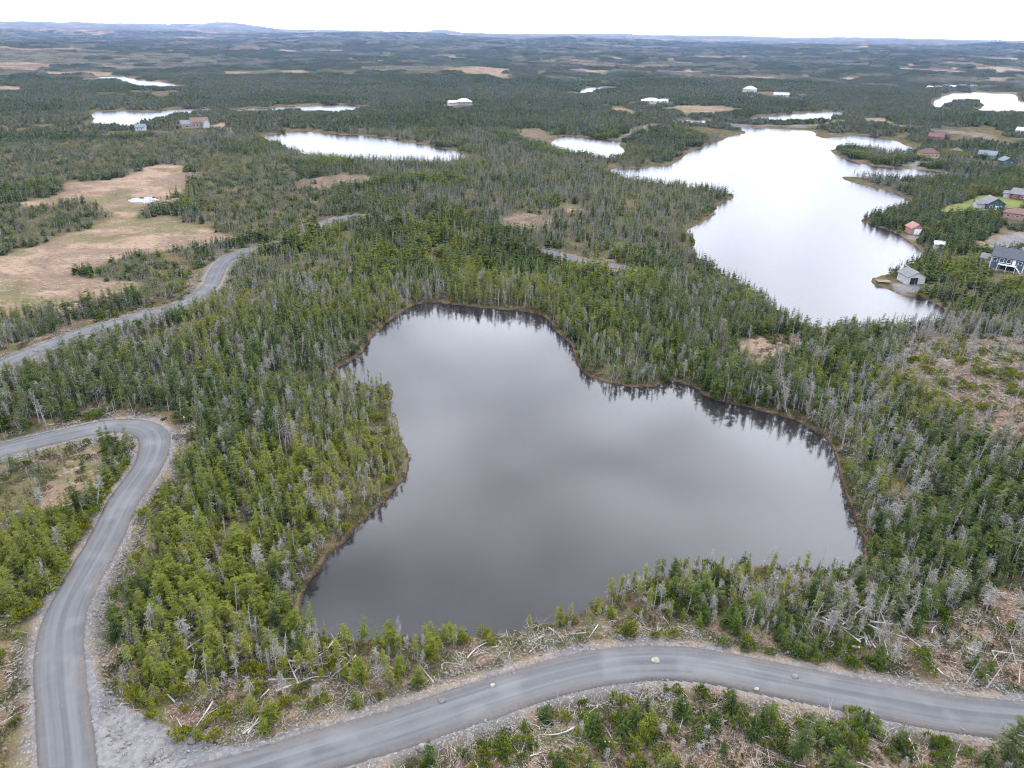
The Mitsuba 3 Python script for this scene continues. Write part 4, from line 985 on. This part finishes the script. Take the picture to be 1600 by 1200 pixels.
# ------------------------------------------------------------------ fallen logs, slash, stones
def log_form(R):
    t, b = Bag(), Bag()
    L = R.uniform(3.2, 5.5)
    bend = R.normal(0, 0.06)
    P = lambda u: V(L * (u - 0.5), bend * L * (u - 0.5) ** 2 * 4, 0.16 + 0.10 * u)
    for k in range(4):
        t.stick(P(k / 4), P((k + 1) / 4), 0.11 * (1 - 0.2 * k), 0.11 * (1 - 0.2 * (k + 1)), 6)
    for k in range(16):
        u = R.uniform(0.3, 1.0); a = R.uniform(0, 3.14); q = R.uniform(0.4, 1.1)
        o = P(u)
        b.stick(o, o + V(R.uniform(0.1, 0.6), math.cos(a), math.sin(a) * 0.8) * q, 0.022, 0.0, 3)
    return {'trunk': (t, 'bleached_wood'), 'branches': (b, 'bare_twigs')}


LOG = forms('log_form', log_form, 5, 1000)
X, Y = jittered(50, 260, 2.6, 45)
k = in_view(X, Y, 2)
X, Y = X[k], Y[k]
Zs, Dw, Dr = ground_z(X, Y, True)
S = area_weight('slash', X, Y)
prob = np.clip(0.30 * S + 0.015 + 0.10 * smooth01(9, 4, Dr) * smooth01(2.5, 4, Dr), 0, 1)
keep = (rng.random(len(X)) < prob) & (Dr > 2.6) & (Dw > 2) & clear_of_houses(X, Y)
idx = np.where(keep)[0]
idx = idx[np.argsort(np.hypot(X[idx], Y[idx]))][:190]
tangle = [(cx + rng.normal(0, sd), cy + rng.normal(0, sd * 0.8)) for cx, cy, sd, n in DEADFALL for _ in range(n)]
X, Y = np.r_[X[idx], [q[0] for q in tangle]], np.r_[Y[idx], [q[1] for q in tangle]]
Zs = ground_z(X, Y)
piled = np.arange(len(X)) >= len(idx)
idx = np.arange(len(X))
for n, q in enumerate(idx):
    key = counted('fallen_log', n)
    yaw, tilt, s = rng.uniform(0, 6.28), rng.normal(0, 0.30 if piled[q] else 0.08), rng.uniform(0.8, 1.35) if piled[q] else rng.uniform(0.6, 1.15)
    M = T().translate([float(X[q]), float(Y[q]), float(Zs[q]) + (rng.uniform(0.1, 0.9) if piled[q] else 0)]).rotate([0, 0, 1], math.degrees(yaw)).rotate([0, 1, 0], math.degrees(tilt)).scale(s)
    scene[key] = {'type': 'instance', 'shapegroup': {'type': 'ref', 'id': LOG[n % 5]}, 'to_world': M}
    size, place = 'long' if s > 0.95 else 'short', where(X[q], Y[q])
    what = 'bleached log in a tangled pile' if piled[q] else 'bleached fallen log with broken branches'
    tag(key, f'{size} {what} {place}', 'log', f'{size} {what} {place}')


def slash_form(R):
    b = Bag()
    for k in range(26):
        o = V(R.normal(0, 0.8), R.normal(0, 0.8), R.uniform(0.02, 0.3)); a = R.uniform(0, 6.28); L = R.uniform(0.4, 1.9)
        b.stick(o, o + V(math.cos(a), math.sin(a), R.normal(0, 0.18)) * L, 0.028, 0.0, 3)
    return {'sticks': (b, 'bleached_wood')}


def rubble_form(R):
    vs = []
    for k in range(34):
        m = trimesh.creation.icosphere(subdivisions=0)
        v = m.vertices * R.uniform(0.6, 1.25, (len(m.vertices), 1)) * R.uniform(0.04, 0.17) * (2.2 if R.random() < 0.07 else 1) * V(1, R.uniform(0.7, 1.2), 0.7)
        vs.append((v + V(R.normal(0, 0.9), R.normal(0, 0.9), 0.02), m.faces))
    return join(vs)


SLASH = forms('slash_form', slash_form, 4, 1100)
X, Y = jittered(45, 300, 1.9, 45)
k = in_view(X, Y, 2)
X, Y = X[k], Y[k]
Zs, Dw, Dr = ground_z(X, Y, True)
S = area_weight('slash', X, Y)
prob = (0.30 * S + 0.04 + 0.22 * smooth01(7.5, 4, Dr) * smooth01(1.2, 2.6, Dr)) * (1 - area_weight('gravel', X, Y))
keep = (rng.random(len(X)) < prob) & (Dr > 1.6) & (Dw > 1.5) & clear_of_houses(X, Y)
for n, q in enumerate(np.where(keep)[0]):
    scene[f'debris__{n + 1:05d}'] = {'type': 'instance', 'shapegroup': {'type': 'ref', 'id': SLASH[n % 4]}, 'to_world': placed(X[q], Y[q], Zs[q], rng.uniform(0.7, 1.3), rng.uniform(0, 6.28))}
tag('debris', 'bleached sticks and slash scattered over the cleared ground', kind='stuff')

for i in range(4):
    scene[f'rubble_form_{i}'] = {'type': 'shapegroup', 'stones': mikit.ply(rubble_form(np.random.default_rng(1200 + i)), 'stone')}
X, Y = jittered(45, 240, 1.5, 45)
k = in_view(X, Y, 2)
X, Y = X[k], Y[k]
Zs, Dw, Dr = ground_z(X, Y, True)
g = area_weight('gravel', X, Y)
prob = 0.85 * smooth01(4.2, 2.0, Dr) * smooth01(-0.2, 0.5, Dr) * smooth01(0.30, 0.55, n2(X, Y, 6, 131, 2)) + 0.02 * g
keep = (rng.random(len(X)) < prob) & (Dw > 0.5) & (Dr > 0.9)
for n, q in enumerate(np.where(keep)[0]):
    scene[f'rubble__{n + 1:05d}'] = {'type': 'instance', 'shapegroup': {'type': 'ref', 'id': f'rubble_form_{n % 4}'}, 'to_world': placed(X[q], Y[q], Zs[q], rng.uniform(0.7, 1.2), rng.uniform(0, 6.28))}
tag('rubble', 'grey stones and rubble along the edges of the gravel roads', kind='stuff')


def boulder(seed, s):
    R = np.random.default_rng(seed)
    m = trimesh.creation.icosphere(subdivisions=2)
    v = m.vertices * (0.78 + 0.5 * meshkit.fbm(m.vertices * 1.3 + seed, 3, seed))[:, None] * V(s, s * R.uniform(0.6, 0.9), s * R.uniform(0.45, 0.7))
    return v, m.faces


matte('pale_stone', lambda p, n, uv: MIX((0.125, 0.115, 0.092), (0.215, 0.20, 0.165), N(p.x * 3.0, p.y * 3.0, p.z * 3.0)))
for n, (bx, by, s, mat, label) in enumerate(BOULDERS):
    key = counted('boulder', n)
    v, f = boulder(1300 + n, s)
    z = float(ground_z(np.array([bx]), np.array([by]))[0])
    on_road = float(road_distance(np.array([bx]), np.array([by]))[0][0]) < 0
    if on_road:
        z = float(road_distance(np.array([bx]), np.array([by]))[1][0]) + 0.05
    scene[key] = mikit.ply((v + V(bx, by, z + 0.15 * s), f), mat, smooth=40)
    tag(key, label, 'boulder')


def tussock(seed, s):
    R = np.random.default_rng(seed)
    m = trimesh.creation.icosphere(subdivisions=2)
    v = m.vertices * V(s, 0.75 * s, 0.4) * (0.7 + 0.6 * meshkit.fbm(m.vertices * 1.7 + seed, 2, seed))[:, None]
    return v, m.faces


_pool = np.array(WATER['bog_pool']).mean(0)
for n, (du, dv, s) in enumerate(((-3.0, 4.0, 1.1), (2.5, 5.5, 0.9), (5.5, 4.0, 1.2), (8.0, -3.5, 1.3), (-7.0, -5.0, 1.2))):
    key = counted('tussock', n)
    v, f = tussock(1400 + n, s)
    scene[key] = mikit.ply((v + V(_pool[0] + du, _pool[1] + dv, 0.05), f), 'heath_leaves', smooth=True)
    tag(key, 'dark grass tussock standing in the small bog pool', 'tussock', 'dark tussocks in the bog pool')

# ------------------------------------------------------------------ houses
for _k, _c in {'wall_white': (0.286, 0.286, 0.279), 'wall_blue': (0.048, 0.071, 0.102), 'wall_green': (0.034, 0.058, 0.058), 'wall_maroon': (0.112, 0.044, 0.041), 'wall_pink': (0.224, 0.136, 0.116),
               'wall_yellow': (0.299, 0.224, 0.102), 'wall_red': (0.177, 0.051, 0.048), 'wall_tan': (0.177, 0.150, 0.122), 'wall_grey': (0.177, 0.184, 0.190), 'trim_white': (0.490, 0.490, 0.476), 'dark_opening': (0.017, 0.018, 0.020),
               'concrete': (0.177, 0.170, 0.160), 'deck_wood': (0.136, 0.112, 0.085)}.items():
    matte(_k, (lambda c: lambda p, n, uv: mi.Color3f(c) * (0.86 + 0.28 * N(p.x * 0.9, p.y * 0.9, p.z * 2.4)))(_c))
for _k, _c in {'roof_dark': (0.053, 0.057, 0.065), 'roof_grey': (0.105, 0.105, 0.107), 'roof_brown': (0.096, 0.068, 0.057), 'roof_maroon': (0.082, 0.046, 0.045), 'roof_red': (0.098, 0.052, 0.052), 'roof_blue': (0.098, 0.112, 0.128),
               'roof_white': (0.285, 0.291, 0.298), 'roof_pink': (0.186, 0.105, 0.090)}.items():
    matte(_k, (lambda c: lambda p, n, uv: mi.Color3f(c) * (0.80 + 0.4 * N(p.x * 2.2, p.y * 2.2, p.z * 5.0)))(_c))
scene['window_glass'] = {'type': 'roughplastic', 'alpha': 0.03, 'diffuse_reflectance': rgb(0.02, 0.024, 0.03)}


def box(x0, x1, y0, y1, z0, z1):
    m = trimesh.creation.box((x1 - x0, y1 - y0, z1 - z0))
    return m.vertices + V((x0 + x1) / 2, (y0 + y1) / 2, (z0 + z1) / 2), m.faces


def gable_body(w, d, h, rise):
    """Walls with their gable ends as one closed solid, the ridge along x."""
    p = [(-d / 2, -0.8), (d / 2, -0.8), (d / 2, h), (0, h + rise), (-d / 2, h)]
    v = np.array([(sx * w / 2, y, z) for sx in (-1, 1) for y, z in p])
    f = [(0, 2, 1), (0, 3, 2), (0, 4, 3), (5, 6, 7), (5, 7, 8), (5, 8, 9)]
    for k in range(5):
        a, b = k, (k + 1) % 5
        f += [(a, b, b + 5), (a, b + 5, a + 5)]
    return v, np.array(f)


def hip_body(w, d, h):
    return box(-w / 2, w / 2, -d / 2, d / 2, -0.8, h)


def gable_roof(w, d, h, rise, over=0.45, t=0.16):
    s = rise / (d / 2)
    out = []
    for sg in (-1, 1):
        y1, z1 = sg * (d / 2 + over), h - over * s + 0.02
        a = [(-w / 2 - over, 0.0, h + rise + 0.02), (w / 2 + over, 0.0, h + rise + 0.02), (w / 2 + over, y1, z1), (-w / 2 - over, y1, z1)]
        v = np.array(a + [(x, y, z + t) for x, y, z in a])
        f = [(0, 1, 2), (0, 2, 3), (4, 6, 5), (4, 7, 6)] + [q for k in range(4) for q in ((k, (k + 1) % 4, (k + 1) % 4 + 4), (k, (k + 1) % 4 + 4, k + 4))]
        out.append((v, np.array(f)))
    return join(out)


def hip_roof(w, d, h, rise, over=0.45):
    W, D = w / 2 + over, d / 2 + over
    r = max(0.3, W - D)
    v = np.array([(-W, -D, h), (W, -D, h), (W, D, h), (-W, D, h), (-r, 0, h + rise), (r, 0, h + rise), (-W, -D, h - 0.18), (W, -D, h - 0.18), (W, D, h - 0.18), (-W, D, h - 0.18)])
    f = [(0, 1, 5), (0, 5, 4), (1, 2, 5), (2, 3, 4), (2, 4, 5), (3, 0, 4), (6, 8, 7), (6, 9, 8)]
    for k in range(4):
        a, b = k, (k + 1) % 4
        f += [(a + 6, b + 6, b), (a + 6, b, a)]
    return v + V(0, 0, 0.2), np.array(f)


class House:
    def __init__(self, key, label, cat, x, y, turn=0.0, dz=0.0):
        self.key = key
        z = float(np.max(ground_z(np.array([x, x + 2, x - 2]), np.array([y, y, y])))) + dz
        yaw = -math.atan2(x, y) + math.radians(turn)
        c, s = math.cos(yaw), math.sin(yaw)
        self.M = np.array([[c, -s, 0, x], [s, c, 0, y], [0, 0, 1, z], [0, 0, 0, 1.0]])
        self.n = {}
        tag(key, label, cat)

    def part(self, name, mesh, mat, holder=None):
        path = (holder or self.key) + '__' + name
        k = self.n.get(path, 0); self.n[path] = k + 1
        key = path if k == 0 else f'{path}_{k:03d}'
        v, f = np.asarray(mesh[0], float), mesh[1]
        scene[key] = mikit.ply((v @ self.M[:3, :3].T + self.M[:3, 3], f), mat)
        return key

    def body(self, w, d, h, rise, wall, roof, hip=False, at=(0, 0), first=True, ridge_y=False):
        def put(m):
            v = np.asarray(m[0], float)
            if ridge_y:
                v = v[:, [1, 0, 2]] * V(-1, 1, 1)
            return v + V(at[0], at[1], 0), m[1]
        self.part('wall', put(hip_body(w, d, h) if hip else gable_body(w, d, h, rise)), wall)
        self.part('roof', put(hip_roof(w, d, h, rise) if hip else gable_roof(w, d, h, rise)), roof)

    def opening(self, name, face, u, z, w, h, mat, pane=None):
        """A framed window or door on the front (y = -face) or the left side (x = -face) at distance face from the middle."""
        side, at = face
        if side == 'front':
            o = box(u - w / 2, u + w / 2, -at - 0.07, -at + 0.05, z, z + h); i = box(u - w / 2 + 0.12, u + w / 2 - 0.12, -at - 0.085, -at + 0.04, z + 0.12, z + h - 0.12)
        elif side == 'left':
            o = box(-at - 0.07, -at + 0.05, u - w / 2, u + w / 2, z, z + h); i = box(-at - 0.085, -at + 0.04, u - w / 2 + 0.12, u + w / 2 - 0.12, z + 0.12, z + h - 0.12)
        else:
            o = box(at - 0.05, at + 0.07, u - w / 2, u + w / 2, z, z + h); i = box(at - 0.04, at + 0.085, u - w / 2 + 0.12, u + w / 2 - 0.12, z + 0.12, z + h - 0.12)
        k = self.part(name, o, mat)
        if pane:
            self.part('pane', i, pane, k)


def windows(H, at, us, z=1.0, w=1.3, h=1.2):
    for u in us:
        H.opening('window', ('front', at), u, z, w, h, 'trim_white', 'window_glass')


x, y = SITE['blue_house']
H = House('house', 'two-storey blue house with dark grey roof and white windows at the right edge', 'house', x, y, turn=-7)
H.body(10.2, 7.6, 4.9, 2.5, 'wall_blue', 'roof_dark')
H.body(3.6, 5.0, 3.0, 1.1, 'wall_white', 'roof_grey', at=(-6.9, 0.8))
H.part('foundation', box(-5.2, 5.2, -3.9, 3.9, -0.9, 0.5), 'concrete')
windows(H, 3.8, (-4.0, -1.9, 0.3), 3.0, 1.35, 1.35)
H.opening('door', ('front', 3.8), 1.9, 2.6, 1.0, 2.0, 'trim_white')
H.opening('window', ('front', 3.8), 3.7, 3.1, 1.3, 1.2, 'trim_white', 'window_glass')
H.part('porch', box(-2.6, 3.0, -5.4, -3.88, 2.35, 2.55), 'trim_white')
for u in (-2.5, 0.2, 2.9):
    H.part('post', box(u - 0.08, u + 0.08, -5.36, -5.2, -0.8, 2.35), 'trim_white')
H.part('railing', box(-2.6, 3.0, -5.40, -5.32, 3.25, 3.33), 'trim_white')
H.opening('garage_opening', ('front', 3.8), 0.3, 0.1, 4.2, 1.9, 'dark_opening')
H.part('stair', join([box(3.05 + 0.3 * k, 3.35 + 0.3 * k, -5.3, -4.1, 1.95 - 0.35 * k, 2.15 - 0.35 * k) for k in range(7)]), 'trim_white')
for c in (-5.05, 5.05):
    H.part('corner_board', box(c - 0.12, c + 0.12, -3.87, -3.72, 0.5, 4.85), 'trim_white')
H.part('chimney', box(2.2, 2.9, 0.8, 1.5, 6.0, 8.3), 'concrete')

x, y = SITE['green_house']
H = House('house_001', 'dark green house with a pale grey gabled roof beside the lawn', 'house', x, y, turn=24)
H.body(9.0, 8.0, 3.0, 2.5, 'wall_green', 'roof_grey', ridge_y=True)
H.body(4.6, 4.2, 2.5, 1.3, 'wall_white', 'roof_grey', at=(-5.6, -0.6))
windows(H, 4.5, (-2.1, 1.9), 1.0, 1.4, 1.2)
H.opening('door', ('front', 4.5), 0.1, 0.1, 1.0, 2.0, 'trim_white')
x, y = SITE['maroon_house']
H = House('house_002', 'maroon house with a grey-brown roof at the right edge above the lawn', 'house', x, y, turn=-12)
H.body(11.0, 7.5, 3.0, 2.3, 'wall_maroon', 'roof_grey')
H.body(3.4, 4.0, 2.5, 1.0, 'wall_white', 'roof_grey', at=(-7.0, -0.4))
windows(H, 3.75, (-3.2, 0.2, 3.4))
x, y = SITE['brown_roof']
H = House('house_003', 'low house with a wide reddish-brown roof between trees at the right edge', 'house', x, y, turn=-8)
H.body(11.5, 7.5, 2.6, 1.9, 'wall_pink', 'roof_brown', hip=True)
windows(H, 3.75, (-3.6, 0.0, 3.2))
x, y = SITE['pink_boathouse']
H = House('boathouse', 'small salmon-pink boathouse with a white door on the lake shore', 'boathouse', x, y, turn=26)
H.body(6.0, 5.2, 2.6, 1.6, 'wall_pink', 'roof_pink', ridge_y=True)
H.opening('door', ('front', 3.0), 0.1, 0.02, 3.0, 2.3, 'trim_white')
x, y = SITE['white_garage']
H = House('garage', 'small white garage with a grey roof on the gravel point by the lake', 'garage', x, y, turn=34)
H.body(6.4, 6.0, 2.6, 1.6, 'wall_white', 'roof_grey', ridge_y=True)
H.opening('door', ('front', 3.2), -0.9, 0.02, 2.6, 2.2, 'dark_opening')
H.opening('window', ('right', 3.0), 0.0, 1.1, 1.1, 0.9, 'trim_white', 'window_glass')
x, y = SITE['shed']
H = House('shed', 'tiny white shed on the shore track between two boathouses', 'shed', x, y, turn=10)
H.body(3.0, 2.6, 2.1, 0.9, 'wall_white', 'roof_white')
H.opening('door', ('front', 1.3), 0.2, 0.02, 0.9, 1.8, 'wall_grey')
x, y = SITE['yellow_house']
H = House('house_004', 'yellow house with a broad maroon roof behind the lake inlet', 'house', x, y, turn=18)
H.body(12.0, 9.0, 3.4, 2.8, 'wall_yellow', 'roof_maroon', hip=True)
windows(H, 4.5, (-4.0, -1.2, 1.6, 4.2), 1.1, 1.6, 1.4)
H.part('deck', box(-6.0, 6.0, -6.6, -4.52, 0.3, 0.55), 'deck_wood')
x, y = SITE['red_house']
H = House('house_005', 'red house with a red roof among dark trees north of the inlet', 'house', x, y, turn=-6)
H.body(11.0, 8.0, 3.2, 2.6, 'wall_red', 'roof_red')
windows(H, 4.0, (-3.4, 0.2, 3.4), 1.0, 1.5, 1.3)
H.opening('door', ('front', 4.0), -1.6, 0.1, 1.0, 2.1, 'trim_white')
x, y = SITE['small_brown']
H = House('cabin', 'small cabin with a rust-brown roof in the trees right of the yellow house', 'cabin', x, y, turn=-15)
H.body(6.6, 5.2, 2.4, 1.9, 'wall_tan', 'roof_brown', hip=True)
windows(H, 2.6, (-1.5, 1.5))
x, y = SITE['blue_roof']
H = House('house_006', 'long house with a pale blue-grey roof right of the inlet', 'house', x, y, turn=-4)
H.body(10.6, 8.0, 2.8, 2.3, 'wall_grey', 'roof_blue')
windows(H, 4.0, (-3.2, 0.0, 3.2))
x, y = SITE['blue_roof_b']
H = House('house_007', 'house with a dull blue roof in front of the long blue-roofed one', 'house', x, y, turn=22)
H.body(9.0, 7.0, 2.8, 2.2, 'wall_green', 'roof_blue', ridge_y=True)
windows(H, 4.5, (-1.8, 1.8))
x, y = SITE['tan_house']
H = House('house_008', 'large tan house with several brown-grey gables on the left below the long pond', 'house', x, y, turn=12)
H.body(14.0, 9.0, 4.4, 3.2, 'wall_tan', 'roof_brown')
H.body(9.0, 8.0, 3.4, 2.6, 'wall_tan', 'roof_grey', at=(-10.6, -1.0))
H.body(6.0, 5.0, 4.2, 2.4, 'wall_white', 'roof_grey', at=(4.0, -5.0), ridge_y=True)
windows(H, 4.5, (-5.2, -2.6, 0.0), 1.2, 1.6, 1.6)
H.opening('window', ('front', 5.0), -11.0, 1.0, 2.6, 1.5, 'trim_white', 'window_glass')
x, y = SITE['small_blue']
H = House('house_009', 'small pale house with a blue-grey roof left of the big tan house', 'house', x, y, turn=-20)
H.body(7.5, 6.0, 2.8, 2.0, 'wall_white', 'roof_blue')
windows(H, 3.0, (-2.0, 1.6))
for n, (site, w, d, h, rise, hip, label) in enumerate((
        ('white_hall', 24.0, 16.0, 2.5, 3.2, True, 'wide white-roofed building beside the tan bog beyond the lake'),
        ('white_annex', 9.0, 7.0, 3.0, 2.0, False, 'small white building next to the wide white-roofed one'),
        ('white_left', 18.0, 13.0, 3.2, 3.4, True, 'white-roofed building alone in the woods left of the middle'),
        ('white_left_b', 9.0, 7.0, 3.0, 2.0, False, 'small white building left of the lone white-roofed one'),
        ('white_far', 18.0, 13.0, 4.2, 4.0, True, 'distant building with a pale domed roof above the far pond'),
        ('white_low', 20.0, 10.0, 3.2, 2.0, False, 'distant long low white building right of the pale-roofed one'),
        ('white_right', 10.0, 8.0, 3.4, 2.2, False, 'white-roofed building at the right edge beside brown ground'))):
    x, y = SITE[site]
    H = House('white_building' if n == 0 else f'white_building_{n:03d}', label, 'building', x, y, turn=(6, -14, 4, 20, -8, 12, -10)[n], dz=0.2)
    H.body(w, d, h, rise, 'wall_white' if n != 2 else 'wall_grey', 'roof_white', hip=hip)
    windows(H, d / 2, np.linspace(-0.3 * w, 0.3 * w, 3), 1.1, 1.8, 1.5)
for n in range(6):
    x, y = SITE[f'hamlet_{n}']
    H = House(f'white_building_{n + 7:03d}', ('leftmost pale house of the far hamlet by the right pond', 'second pale house from the left in the far hamlet', 'third pale house of the far hamlet by the right pond',
              'fourth pale house of the far hamlet by the right pond', 'fifth pale house of the far hamlet by the right pond', 'rightmost pale house of the far hamlet by the right pond')[n], 'building', x, y, turn=25 * (n % 3) - 20, dz=0.5)
    H.body(8.5 + n % 3, 7.0, 2.8, 2.2, 'wall_grey', ('roof_white', 'roof_grey', 'roof_blue')[n % 3])
    windows(H, 3.5, (-2.2, 2.2), 1.0, 1.5, 1.2)

# small things on the shore and along the lanes
x, y = SITE['dock']
H = House('dock', 'small weathered landing stage at the tip of the gravel point', 'dock', x, y, turn=20)
for k in range(7):
    H.part('plank', box(-2.2, 2.2, -1.4 + 0.4 * k, -1.04 + 0.4 * k, 0.28, 0.36), 'deck_wood')
for sx in (-1, 1):
    H.part('beam', box(sx * 1.7 - 0.1, sx * 1.7 + 0.1, -1.4, 1.36, 0.05, 0.275), 'deck_wood')
for n, (k, label) in enumerate((('pole_a', 'grey utility pole in the woods beyond the lake near the white building'), ('pole_b', 'grey utility pole beside the pale cleared ground north of the inlet'),
                                ('pole_c', 'grey utility pole right of the yellow clearing near the right edge'), ('pole_d', 'grey utility pole by the gravel lane left of the lake'))):
    x, y = SITE[k]
    H = House(counted('utility_pole', n), label, 'utility pole', x, y, turn=30 * n)
    b = Bag(); b.stick((0, 0, -1), (0, 0, 10.5), 0.18, 0.12, 8)
    H.part('pole', b.mesh(), 'grey_bark')
    H.part('crossarm', box(-1.2, 1.2, -0.09, 0.09, 9.6, 9.8), 'grey_bark')

# ------------------------------------------------------------------ the air
scene['haze'] = {'type': 'cube', 'to_world': T().translate([0, 0, 110.0]).scale([17500.0, 17500.0, 113.0]), 'bsdf': {'type': 'null'}, 'interior': {'type': 'ref', 'id': 'air'}}
tag('haze', 'thin bluish air between the camera and the far hills', kind='stuff')
